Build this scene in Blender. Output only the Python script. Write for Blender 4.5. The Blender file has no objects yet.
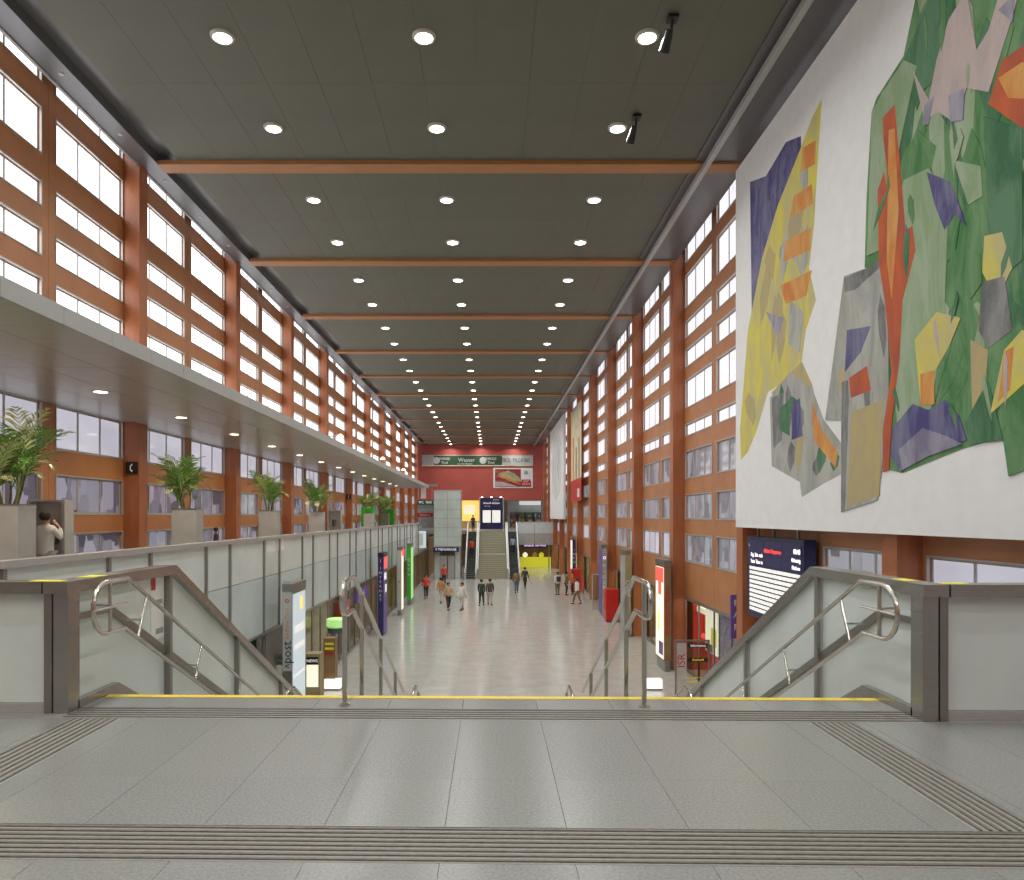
import bpy, bmesh, math, random
from mathutils import Vector, Matrix
from mathutils.geometry import tessellate_polygon
random.seed(7)
R = math.radians
scn = bpy.context.scene
COL = scn.collection

# ------------------------------------------------------------------ camera, world, exposure
EYE = 1.65            # eye height over the landing (z = 0)
FPX = 740.0           # focal length in pixels of the 1024 x 880 frame
VX, VY = 491.0, 516.0 # vanishing point of the hall axis
cam_d = bpy.data.cameras.new('camera')
cam = bpy.data.objects.new('camera', cam_d); COL.objects.link(cam)
cam.location = (0, 0, EYE); cam.rotation_euler = (R(90), 0, 0)
cam_d.sensor_width = 36.0; cam_d.lens = FPX/1024*36.0
cam_d.shift_x = (512-VX)/1024; cam_d.shift_y = (VY-440)/1024
cam_d.clip_end = 400; cam_d.clip_start = 0.05
scn.camera = cam
w = bpy.data.worlds.new('world'); scn.world = w; w.use_nodes = True
w.node_tree.nodes['Background'].inputs[0].default_value = (0.75, 0.8, 0.9, 1)
w.node_tree.nodes['Background'].inputs[1].default_value = 0.6
scn.view_settings.view_transform = 'Standard'
scn.view_settings.look = 'None'
scn.view_settings.gamma = 1.0
scn.view_settings.use_curve_mapping = False
scn.view_settings.exposure = 0.0
LAMP_W = 82.0        # every ceiling downlight
CANOPY_W = 55.0       # every small downlight under the gallery canopy
PANE_L, PANE_R = 2.7, 1.2   # daylight behind the upper windows

# ------------------------------------------------------------------ helpers
def P(x, y, D):
    return Vector(((x-VX)/FPX*D, D, EYE+(VY-y)/FPX*D))

class MB:
    def __init__(s): s.v = []; s.f = []; s.sm = False
    def quad(s, pts):
        n = len(s.v); s.v += [tuple(p) for p in pts]; s.f.append(tuple(range(n, n+len(pts)))); return s
    def box(s, x0, x1, y0, y1, z0, z1):
        n = len(s.v)
        x0, x1 = min(x0, x1), max(x0, x1); y0, y1 = min(y0, y1), max(y0, y1); z0, z1 = min(z0, z1), max(z0, z1)
        s.v += [(x0,y0,z0),(x1,y0,z0),(x1,y1,z0),(x0,y1,z0),(x0,y0,z1),(x1,y0,z1),(x1,y1,z1),(x0,y1,z1)]
        for a in ((0,3,2,1),(4,5,6,7),(0,1,5,4),(1,2,6,5),(2,3,7,6),(3,0,4,7)): s.f.append(tuple(n+i for i in a))
        return s
    def prism_x(s, poly, x0, x1):      # poly of (y, z), extruded along x
        n = len(s.v); k = len(poly)
        s.v += [(x0, y, z) for y, z in poly] + [(x1, y, z) for y, z in poly]
        s.f.append(tuple(range(n, n+k))); s.f.append(tuple(range(n+2*k-1, n+k-1, -1)))
        for i in range(k):
            j = (i+1) % k; s.f.append((n+i, n+k+i, n+k+j, n+j))
        return s
    def prism_z(s, poly, z0, z1):
        n = len(s.v); k = len(poly)
        s.v += [(x, y, z0) for x, y in poly] + [(x, y, z1) for x, y in poly]
        s.f.append(tuple(range(n+k-1, n-1, -1))); s.f.append(tuple(range(n+k, n+2*k)))
        for i in range(k):
            j = (i+1) % k; s.f.append((n+i, n+j, n+k+j, n+k+i))
        return s
    def tube(s, pts, r, seg=8, cap=True):
        pts = [Vector(p) for p in pts]; n0 = len(s.v); s.sm = True
        rr = r if isinstance(r, (list, tuple)) else [r]*len(pts)
        prev = None
        for i, p in enumerate(pts):
            t = (pts[min(i+1, len(pts)-1)]-pts[max(i-1, 0)]).normalized()
            if prev is None:
                a = Vector((0,0,1)) if abs(t.z) < 0.9 else Vector((1,0,0))
                u = t.cross(a).normalized()
            else:
                u = (prev - t*prev.dot(t)).normalized()
            prev = u; b = t.cross(u)
            for k in range(seg):
                an = 2*math.pi*k/seg
                s.v.append(tuple(p+(u*math.cos(an)+b*math.sin(an))*rr[i]))
        for i in range(len(pts)-1):
            for k in range(seg):
                a = n0+i*seg+k; b2 = n0+i*seg+(k+1) % seg
                s.f.append((a, b2, b2+seg, a+seg))
        if cap:
            s.f.append(tuple(n0+k for k in reversed(range(seg))))
            s.f.append(tuple(n0+(len(pts)-1)*seg+k for k in range(seg)))
        return s
    def lathe(s, prof, c=(0,0,0), seg=20):   # prof of (r, z)
        n0 = len(s.v); s.sm = True
        for r_, z in prof:
            for k in range(seg):
                an = 2*math.pi*k/seg
                s.v.append((c[0]+r_*math.cos(an), c[1]+r_*math.sin(an), c[2]+z))
        for i in range(len(prof)-1):
            for k in range(seg):
                a = n0+i*seg+k; b = n0+i*seg+(k+1) % seg
                s.f.append((a, b, b+seg, a+seg))
        s.f.append(tuple(n0+k for k in reversed(range(seg))))
        s.f.append(tuple(n0+(len(prof)-1)*seg+k for k in range(seg)))
        return s
    def mesh(s, name, m, off=(0,0,0)):
        me = bpy.data.meshes.new(name)
        ox, oy, oz = off
        me.from_pydata([(a-ox, b-oy, c-oz) for a, b, c in s.v], [], s.f)
        if m is not None: me.materials.append(M[m] if isinstance(m, str) else m)
        if s.sm:
            me.polygons.foreach_set('use_smooth', [len(p.vertices) == 4 for p in me.polygons])
            try: me.set_sharp_from_angle(angle=R(40))
            except Exception: pass
        return me
    def obj(s, name, m, parent=None, loc=None):
        """world-space geometry -> object; its origin sits at loc (or at the parent's origin)"""
        pl = wloc(parent) if parent else Vector((0,0,0))
        l = Vector(loc) if loc is not None else pl
        return link(name, s.mesh(name, m, l), parent, l)

WL = {}
def wloc(o): return WL[o.name]
def link(name, data, parent=None, loc=(0,0,0)):   # loc in world space (parents are only translated)
    o = bpy.data.objects.new(name, data); COL.objects.link(o)
    loc = Vector(loc)
    if parent is not None:
        o.parent = parent; o.location = loc-wloc(parent)
    else: o.location = loc
    WL[o.name] = loc
    return o
def tag(o, label=None, cat=None, group=None, kind=None):
    if label: o['label'] = label
    if cat: o['category'] = cat
    if group: o['group'] = group
    if kind: o['kind'] = kind
    return o
def thing(name, loc, label, cat, group=None):
    return tag(link(name, None, None, loc), label, cat, group)
ORD = ['nearest','second','third','fourth','fifth','sixth','seventh','eighth','ninth','tenth','eleventh','twelfth','thirteenth','fourteenth',
       'fifteenth','sixteenth','seventeenth','eighteenth','nineteenth','twentieth','twenty-first','twenty-second','twenty-third','twenty-fourth','twenty-fifth','twenty-sixth']

TEXTS = []
def text(body, size, parent, loc, rot, m, name='lettering', align='CENTER', ext=0.004, sx=1.0):
    c = bpy.data.curves.new(name, 'FONT'); c.body = body; c.size = size; c.extrude = ext
    c.align_x = align; c.align_y = 'CENTER'; c.resolution_u = 2
    c.materials.append(M[m])
    o = link(name, c, parent, loc); o.rotation_euler = rot; o.scale = (sx, 1, 1)
    TEXTS.append(o)
    return o
# rotations that put text upright on a face seen from: the camera side (-Y), from +X (left wall), from -X (right wall)
FACE_CAM = (R(90), 0, 0)
FACE_XP = (R(90), 0, R(90))
FACE_XN = (R(90), 0, R(-90))

# ------------------------------------------------------------------ materials
M = {}
def mat(name, base, rough=0.5, metal=0.0, emit=None, es=1.0, spec=0.5, noise=0.0, nscale=4.0, stretch=(1,1,1), bump=0.0, bscale=30.0, coat=0.0, second=None):
    m = bpy.data.materials.new(name); m.use_nodes = True
    nt = m.node_tree; b = nt.nodes['Principled BSDF']
    b.inputs['Base Color'].default_value = (*base, 1)
    b.inputs['Roughness'].default_value = rough
    b.inputs['Metallic'].default_value = metal
    b.inputs['Specular IOR Level'].default_value = spec
    if coat: b.inputs['Coat Weight'].default_value = coat; b.inputs['Coat Roughness'].default_value = 0.08
    if emit is not None:
        b.inputs['Emission Color'].default_value = (*emit, 1); b.inputs['Emission Strength'].default_value = es
    if noise or bump:
        tc = nt.nodes.new('ShaderNodeTexCoord'); mp = nt.nodes.new('ShaderNodeMapping')
        mp.inputs['Scale'].default_value = stretch
        nt.links.new(tc.outputs['Object'], mp.inputs['Vector'])
    if noise:
        n = nt.nodes.new('ShaderNodeTexNoise'); n.inputs['Scale'].default_value = nscale; n.inputs['Detail'].default_value = 5
        nt.links.new(mp.outputs['Vector'], n.inputs['Vector'])
        mx = nt.nodes.new('ShaderNodeMix'); mx.data_type = 'RGBA'
        s2 = second or tuple(max(0, c*(1-noise)) for c in base)
        s1 = base if second else tuple(min(1, c*(1+noise)) for c in base)
        mx.inputs[6].default_value = (*s1, 1); mx.inputs[7].default_value = (*s2, 1)
        rp = nt.nodes.new('ShaderNodeMapRange'); rp.inputs[1].default_value = 0.3; rp.inputs[2].default_value = 0.7
        nt.links.new(n.outputs['Fac'], rp.inputs[0]); nt.links.new(rp.outputs[0], mx.inputs[0])
        nt.links.new(mx.outputs[2], b.inputs['Base Color'])
        if emit is not None and second: nt.links.new(mx.outputs[2], b.inputs['Emission Color'])
    if bump:
        n2 = nt.nodes.new('ShaderNodeTexNoise'); n2.inputs['Scale'].default_value = bscale
        nt.links.new(mp.outputs['Vector'], n2.inputs['Vector'])
        bp = nt.nodes.new('ShaderNodeBump'); bp.inputs['Strength'].default_value = bump; bp.inputs['Distance'].default_value = 0.02
        nt.links.new(n2.outputs['Fac'], bp.inputs['Height']); nt.links.new(bp.outputs['Normal'], b.inputs['Normal'])
    M[name] = m; return m

mat('wall_panel', (0.47,0.200,0.085), 0.42, noise=0.10, nscale=1.2)
mat('pillar', (0.41,0.135,0.052), 0.35, noise=0.12, nscale=2.0, stretch=(3,3,0.5))
mat('wood_beam', (0.42,0.185,0.062), 0.5, noise=0.18, nscale=2.0, stretch=(0.6,8,8))
mat('red_wall', (0.46,0.088,0.062), 0.6, noise=0.08, nscale=0.6)
mat('dark_gap', (0.03,0.025,0.02), 0.8)
mat('ceiling', (0.125,0.127,0.096), 0.55, noise=0.06, nscale=0.8, bump=0.04, bscale=3.0)
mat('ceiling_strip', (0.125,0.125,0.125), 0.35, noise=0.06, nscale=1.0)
mat('ceiling_rail', (0.46,0.46,0.45), 0.4, metal=0.3)
mat('edge_rail', (0.17,0.17,0.178), 0.4, metal=0.4)
mat('canopy_soffit', (0.50,0.49,0.45), 0.30, metal=0.35, noise=0.06, nscale=1.0, stretch=(0.6,6,1))
mat('canopy_edge', (0.47,0.48,0.46), 0.4, metal=0.2)
mat('granite', (0.262,0.266,0.250), 0.24, noise=0.16, nscale=60, bump=0.012, bscale=120)
mat('granite_b', (0.252,0.256,0.241), 0.26, noise=0.18, nscale=60, bump=0.012, bscale=120)
mat('joint', (0.17,0.17,0.16), 0.7)
mat('rib', (0.155,0.138,0.108), 0.5, noise=0.25, nscale=25)
mat('rib_bed', (0.29,0.285,0.265), 0.45, noise=0.15, nscale=40)
mat('yellow_paint', (0.83,0.62,0.07), 0.5, noise=0.10, nscale=20)
mat('yellow_mark', (0.85,0.80,0.05), 0.5)
mat('steel', (0.52,0.515,0.50), 0.34, metal=0.42, noise=0.08, nscale=6, stretch=(1,1,12))
mat('post_steel', (0.40,0.39,0.36), 0.27, metal=0.85, noise=0.08, nscale=6, stretch=(1,1,12))
mat('lit_box', (0.9,0.9,0.86), 0.4, emit=(1,0.98,0.92), es=0.9)
mat('steel_dark', (0.34,0.33,0.30), 0.33, metal=0.9)
mat('tube_steel', (0.62,0.60,0.55), 0.22, metal=1.0)
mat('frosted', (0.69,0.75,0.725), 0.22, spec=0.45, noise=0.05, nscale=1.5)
mat('frosted_slab_tint', (0.58,0.67,0.665), 0.20, spec=0.5, noise=0.07, nscale=1.0)  # optical tone break at the slab line, painted into the lower glass tint
mat('frosted_blue', (0.70,0.75,0.75), 0.22, spec=0.45, noise=0.05, nscale=1.5)
mat('mullion', (0.30,0.29,0.265), 0.35, metal=0.6)
mat('win_frame', (0.50,0.485,0.46), 0.4, metal=0.3)
mat('plaster', (0.80,0.80,0.79), 0.7, noise=0.03, nscale=3)
mat('planter_steel', (0.58,0.59,0.57), 0.38, metal=0.35, noise=0.08, nscale=3)
mat('leaf', (0.17,0.37,0.07), 0.4, noise=0.35, nscale=4)
mat('leaf_pale', (0.62,0.64,0.32), 0.45, noise=0.3, nscale=4)
mat('stem', (0.16,0.17,0.05), 0.6, noise=0.3, nscale=10)
mat('soil', (0.05,0.035,0.02), 0.9)
mat('white', (0.8,0.8,0.78), 0.5)
mat('black', (0.015,0.015,0.017), 0.4)
mat('navy', (0.018,0.020,0.085), 0.35)
mat('navy_sign', (0.03,0.028,0.12), 0.35)
mat('purple', (0.16,0.09,0.34), 0.4)
mat('red', (0.52,0.018,0.016), 0.35)
mat('green_sign', (0.035,0.085,0.035), 0.5)
mat('green_bright', (0.04,0.48,0.04), 0.45)
mat('lamp_lens', (0.9,0.9,0.9), 0.4, emit=(1,0.97,0.9), es=14)
mat('lamp_ring', (0.55,0.54,0.5), 0.4)
mat('warm_lens', (0.9,0.8,0.6), 0.4, emit=(1,0.85,0.6), es=6)
mat('lit_white', (0.9,0.9,0.86), 0.4, emit=(1,0.98,0.92), es=0.45)
mat('lit_cream', (0.9,0.86,0.7), 0.4, emit=(1,0.93,0.74), es=0.75)
mat('lit_blue', (0.6,0.7,0.75), 0.3, emit=(0.62,0.73,0.78), es=0.45)
mat('lit_green', (0.5,0.9,0.3), 0.4, emit=(0.55,0.95,0.35), es=0.4)
mat('lit_red', (0.9,0.1,0.08), 0.4, emit=(1,0.1,0.07), es=0.8)
mat('lit_text_white', (1,1,1), 0.4, emit=(1,0.9,0.82), es=1.6)
mat('lit_text_red', (1,0.1,0.1), 0.4, emit=(1,0.06,0.05), es=1.2)
mat('lit_violet', (0.7,0.5,0.9), 0.4, emit=(0.85,0.6,1.0), es=1.3)
mat('lit_yellow', (0.85,0.8,0.05), 0.4, emit=(0.9,0.85,0.05), es=0.3)
mat('lit_orange', (0.95,0.55,0.12), 0.4, emit=(1.0,0.62,0.16), es=1.0)
mat('shop_light', (1,1,0.95), 0.4, emit=(1,0.88,0.66), es=18.0)
mat('hall_floor', (0.50,0.495,0.46), 0.17, noise=0.08, nscale=2.0, coat=0.2)
mat('stair_stone', (0.34,0.33,0.29), 0.4, noise=0.1, nscale=20)
mat('stair_far', (0.36,0.345,0.25), 0.45, noise=0.08, nscale=8)
mat('advert_red', (0.30,0.025,0.022), 0.5)
mat('escalator_side', (0.10,0.115,0.10), 0.3)
mat('grey_glass', (0.56,0.64,0.60), 0.15, noise=0.12, nscale=0.7)
mat('skin', (0.50,0.30,0.21), 0.55)
mat('hair', (0.03,0.02,0.015), 0.6)
for n_, c_ in dict(orange_top=(0.62,0.24,0.08), red_top=(0.66,0.07,0.04), white_top=(0.7,0.68,0.64), green_coat=(0.035,0.06,0.04), plum_top=(0.10,0.07,0.08),
                   brown_top=(0.23,0.14,0.07), tan_top=(0.5,0.34,0.18), dark_top=(0.05,0.05,0.055), blue_top=(0.34,0.40,0.52), olive=(0.16,0.15,0.09),
                   jeans=(0.10,0.13,0.2), dark_trousers=(0.035,0.035,0.04), pale_trousers=(0.5,0.47,0.42)).items():
    mat('cloth_'+n_, c_, 0.8)
for n_, c_ in dict(cream=(0.72,0.62,0.42), olive=(0.36,0.30,0.15), orange=(0.62,0.28,0.08), grey=(0.38,0.37,0.34), red=(0.55,0.03,0.02), teal=(0.05,0.12,0.13),
                   brown=(0.26,0.15,0.07), gold=(0.66,0.45,0.14)).items():
    mat('shop_'+n_, c_, 0.6, noise=0.2, nscale=1.5)
for i_, c_ in enumerate([(0.6,0.45,0.25),(0.5,0.08,0.05),(0.1,0.12,0.3),(0.65,0.62,0.55),(0.2,0.3,0.12),(0.7,0.5,0.1),(0.35,0.18,0.08)]):
    mat('goods_%d' % i_, c_, 0.6)

def pane_mat(name, c1, c2, es, kind):
    """window panes with daylight or a lit room behind them"""
    m = bpy.data.materials.new(name); m.use_nodes = True; nt = m.node_tree; b = nt.nodes['Principled BSDF']
    b.inputs['Roughness'].default_value = 0.08; b.inputs['Base Color'].default_value = (0.08,0.08,0.09,1)
    tc = nt.nodes.new('ShaderNodeTexCoord'); oi = nt.nodes.new('ShaderNodeObjectInfo')
    ad = nt.nodes.new('ShaderNodeVectorMath'); ad.operation = 'ADD'
    sc = nt.nodes.new('ShaderNodeVectorMath'); sc.operation = 'SCALE'; sc.inputs[3].default_value = 57.0
    cb = nt.nodes.new('ShaderNodeCombineXYZ')
    nt.links.new(oi.outputs['Random'], cb.inputs[0]); nt.links.new(oi.outputs['Random'], cb.inputs[1])
    nt.links.new(cb.outputs[0], sc.inputs[0]); nt.links.new(tc.outputs['Object'], ad.inputs[0]); nt.links.new(sc.outputs[0], ad.inputs[1])
    mp = nt.nodes.new('ShaderNodeMapping'); nt.links.new(ad.outputs[0], mp.inputs['Vector'])
    if kind == 'room':
        n = nt.nodes.new('ShaderNodeTexVoronoi'); n.distance = 'CHEBYCHEV'; n.feature = 'F1'
    else: n = nt.nodes.new('ShaderNodeTexNoise')
    nt.links.new(mp.outputs[0], n.inputs['Vector'])
    rp = nt.nodes.new('ShaderNodeMapRange')
    if kind == 'curtain':
        mp.inputs['Scale'].default_value = (1, 7, 0.15); n.inputs['Scale'].default_value = 1.6; rp.inputs[1].default_value = 0.35; rp.inputs[2].default_value = 0.7
    elif kind == 'room':
        mp.inputs['Scale'].default_value = (1, 2.2, 0.9); n.inputs['Scale'].default_value = 1.0; n.inputs['Randomness'].default_value = 0.9
        rp.inputs[1].default_value = 0.15; rp.inputs[2].default_value = 0.85
    else:
        mp.inputs['Scale'].default_value = (1, 0.4, 1.2); n.inputs['Scale'].default_value = 1.0; rp.inputs[1].default_value = 0.3; rp.inputs[2].default_value = 0.7
    if kind == 'room':
        sp = nt.nodes.new('ShaderNodeSeparateColor'); nt.links.new(n.outputs['Color'], sp.inputs[0]); nt.links.new(sp.outputs[0], rp.inputs[0])
    else: nt.links.new(n.outputs['Fac'], rp.inputs[0])
    mx = nt.nodes.new('ShaderNodeMix'); mx.data_type = 'RGBA'
    mx.inputs[6].default_value = (*c1, 1); mx.inputs[7].default_value = (*c2, 1)
    nt.links.new(rp.outputs[0], mx.inputs[0]); nt.links.new(mx.outputs[2], b.inputs['Emission Color'])
    b.inputs['Emission Strength'].default_value = es
    M[name] = m
pane_mat('pane_sky', (1,0.99,1), (0.93,0.95,1), PANE_L, 'soft')
pane_mat('pane_curtain', (1,0.97,1), (0.62,0.62,0.72), PANE_R, 'curtain')
pane_mat('pane_blind', (0.62,0.60,0.68), (0.50,0.49,0.57), 0.85, 'soft')
pane_mat('pane_room', (0.66,0.66,0.74), (0.26,0.25,0.28), 0.45, 'room')
pane_mat('pane_dim', (0.42,0.40,0.50), (0.06,0.055,0.09), 0.6, 'room')

m = bpy.data.materials.new('shop_glass'); m.use_nodes = True; nt = m.node_tree
nt.nodes.remove(nt.nodes['Principled BSDF'])
tr = nt.nodes.new('ShaderNodeBsdfTransparent'); tr.inputs[0].default_value = (0.88,0.90,0.88,1)
gl = nt.nodes.new('ShaderNodeBsdfGlossy'); gl.inputs['Roughness'].default_value = 0.05
mi = nt.nodes.new('ShaderNodeMixShader'); mi.inputs[0].default_value = 0.12
nt.links.new(tr.outputs[0], mi.inputs[1]); nt.links.new(gl.outputs[0], mi.inputs[2]); nt.links.new(mi.outputs[0], nt.nodes['Material Output'].inputs[0])
M['shop_glass'] = m

def tile_floor(m, sx, sy, dark):
    """faint stone joints far down the hall, where single slabs can no longer be told apart"""
    nt = m.node_tree; b = nt.nodes['Principled BSDF']; src = b.inputs['Base Color'].links[0].from_socket
    tc = nt.nodes.new('ShaderNodeTexCoord'); br = nt.nodes.new('ShaderNodeTexBrick')
    br.offset = 0.0; br.inputs['Scale'].default_value = 1.0; br.inputs['Brick Width'].default_value = sx; br.inputs['Row Height'].default_value = sy
    br.inputs['Mortar Size'].default_value = 0.012
    nt.links.new(tc.outputs['Object'], br.inputs['Vector'])
    mx = nt.nodes.new('ShaderNodeMix'); mx.data_type = 'RGBA'; mx.inputs[7].default_value = (*dark, 1)
    nt.links.new(src, mx.inputs[6]); nt.links.new(br.outputs['Fac'], mx.inputs[0]); nt.links.new(mx.outputs[2], b.inputs['Base Color'])
tile_floor(M['hall_floor'], 1.2, 0.9, (0.44,0.435,0.40))

# ------------------------------------------------------------------ dimensions
XL, XR = -10.32, 7.50           # wall faces
PLF, PRF = -9.86, 7.05          # pillar faces
ZC = EYE+9.94                   # ceiling underside
ZF = EYE-5.95                   # hall floor
BAY, PC0 = 7.9, 13.1            # pillar rhythm
KMIN, KMAX = -3, 11
YB, YE = PC0+KMIN*BAY-0.25, 103.6   # back and end of the hall
GX = -6.10                      # gallery edge
def pc(k): return PC0+k*BAY
ROWS_L = [(10.55,9.98),(9.38,8.34),(7.67,7.14),(6.58,6.00),(5.45,4.55),(2.62,1.60),(0.96,0.06),(-0.45,-1.45)]
ROWS_R = [(10.60,9.72),(9.22,8.00),(7.45,6.85),(6.37,5.72),(5.20,4.15),(3.50,3.08),(2.45,1.45),(0.79,-0.10),(-0.71,-1.72)]
COLS_L = [(0.30,3.86),(4.45,7.60)]
COLS_R = [(0.40,3.56),(4.09,7.50)]
WT = 0.32                       # wall thickness = depth of the window reveals

# ------------------------------------------------------------------ setting: floors
def structure(o, label): return tag(o, label, None, None, 'structure')
hall = MB().box(GX-4.3, XR+3.2, 6.0, 118, ZF-0.3, ZF).obj('floor', 'hall_floor')
structure(hall, 'polished grey stone floor of the lower hall')
gal = MB().box(XL-0.3, GX-0.06, YB, 74, -0.55, -0.004).obj('floor_gallery', 'granite')
structure(gal, 'grey stone floor of the gallery on the left')
# landing in front: a dark bed that the slabs, ribs and nosing lie on
def SY(x, y): return y-0.02*x      # the landing edge runs very slightly askew to the hall
LX0, LX1 = GX-0.06, XR
land = MB().prism_z([(LX0, YB), (LX1, YB), (LX1, SY(LX1, 6.72)), (LX0, SY(LX0, 6.72))], -0.55, -0.012).obj('floor_landing', 'joint')
structure(land, 'grey granite landing with ribbed guide strips at the stair head')
JX = [-2.18+0.645*i for i in range(-6, 16)]
rows_y = [(5.98,4.64),(4.64,3.92),(3.51,2.3),(2.3,1.0),(1.0,-0.3),(-0.3,-1.6),(-1.6,-2.9)]
slab_cache = {}
GT = [(-3.42,-3.02),(2.54,2.90)]    # two guide strips that run towards the viewer
for ri, (ya, yb) in enumerate(rows_y):
    for i in range(len(JX)-1):
        xa, xb = max(JX[i], LX0), min(JX[i+1], LX1)
        if xb-xa < 0.05: continue
        spans = [(xa, xb)]
        if ri < 2:
            for ga, gb in GT:
                ns = []
                for a, b in spans:
                    if gb <= a or ga >= b: ns.append((a, b))
                    else:
                        if ga-a > 0.02: ns.append((a, ga))
                        if b-gb > 0.02: ns.append((gb, b))
                spans = ns
        for a, b in spans:
            g = 0.0013
            MB().prism_z([(a+g, SY(a, yb)+.0005), (b-g, SY(b, yb)+.0005), (b-g, SY(b, ya)-.0005), (a+g, SY(a, ya)-.0005)], -0.012, 0.0).obj(
                'slab', random.choice(['granite', 'granite', 'granite_b']), land)
# strip of slabs between ribs and nosing
for i in range(len(JX)-1):
    xa, xb = max(JX[i], LX0), min(JX[i+1], LX1)
    if xb-xa > 0.05:
        MB().prism_z([(xa+.002, SY(xa, 6.32)), (xb-.002, SY(xb, 6.32)), (xb-.002, SY(xb, 6.665)), (xa+.002, SY(xa, 6.665))], -0.012, 0.0).obj('slab', 'granite', land)
MB().prism_z([(-3.52, SY(-3.52, 6.672)), (3.47, SY(3.47, 6.672)), (3.47, SY(3.47, 6.76)), (-3.52, SY(-3.52, 6.76))], -0.012, 0.004).obj('stair_nosing', 'yellow_paint', land)['label'] = 'yellow painted nosing strip on the top step'
def bed(poly): MB().prism_z(poly, -0.012, -0.001).obj('rib_bed', 'rib_bed', land)
bed([(LX0, SY(LX0, 3.515)), (LX1, SY(LX1, 3.515)), (LX1, SY(LX1, 3.915)), (LX0, SY(LX0, 3.915))])
bed([(LX0, SY(LX0, 5.985)), (LX1, SY(LX1, 5.985)), (LX1, SY(LX1, 6.315)), (LX0, SY(LX0, 6.315))])
for ga, gb in GT: bed([(ga, SY(ga, 3.925)), (gb, SY(gb, 3.925)), (gb, SY(gb, 5.975)), (ga, SY(ga, 5.975))])
def rib_t(y, xa=LX0, xb=LX1):
    MB().prism_z([(xa, SY(xa, y-.009)), (xb, SY(xb, y-.009)), (xb, SY(xb, y+.009)), (xa, SY(xa, y+.009))], -0.001, 0.005).obj('rib', 'rib', land)
for j in range(8): rib_t(3.54+j*0.05)
for j in range(5): rib_t(6.02+j*0.066, -3.52, 3.47)
for ga, gb in GT:
    nr = 7
    for j in range(nr):
        x = ga+0.03+(gb-ga-0.06)*j/(nr-1)
        MB().box(x-0.009, x+0.009, SY(x, 3.93), SY(x, 5.97), -0.001, 0.005).obj('rib', 'rib', land)

# the wide stair going down: two flights of solid steps
stair = tag(link('staircase', None, None, (0, 6.75, 0)), 'wide grey stone staircase going down from the yellow nosing', 'staircase')
rise = (0-ZF)/26
for y0, n0, cnt in ((6.72, 0, 14), (12.5, 14, 12)):
    for i in range(cnt):
        z = -(n0+i+1)*rise; y = y0+i*0.319
        if n0+i+1 >= 26: continue
        MB().box(-3.52, 3.47, y, 12.5 if n0+i == 13 else y+0.319, max(ZF, z-0.5), z).obj('step', 'stair_stone', stair)

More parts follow.
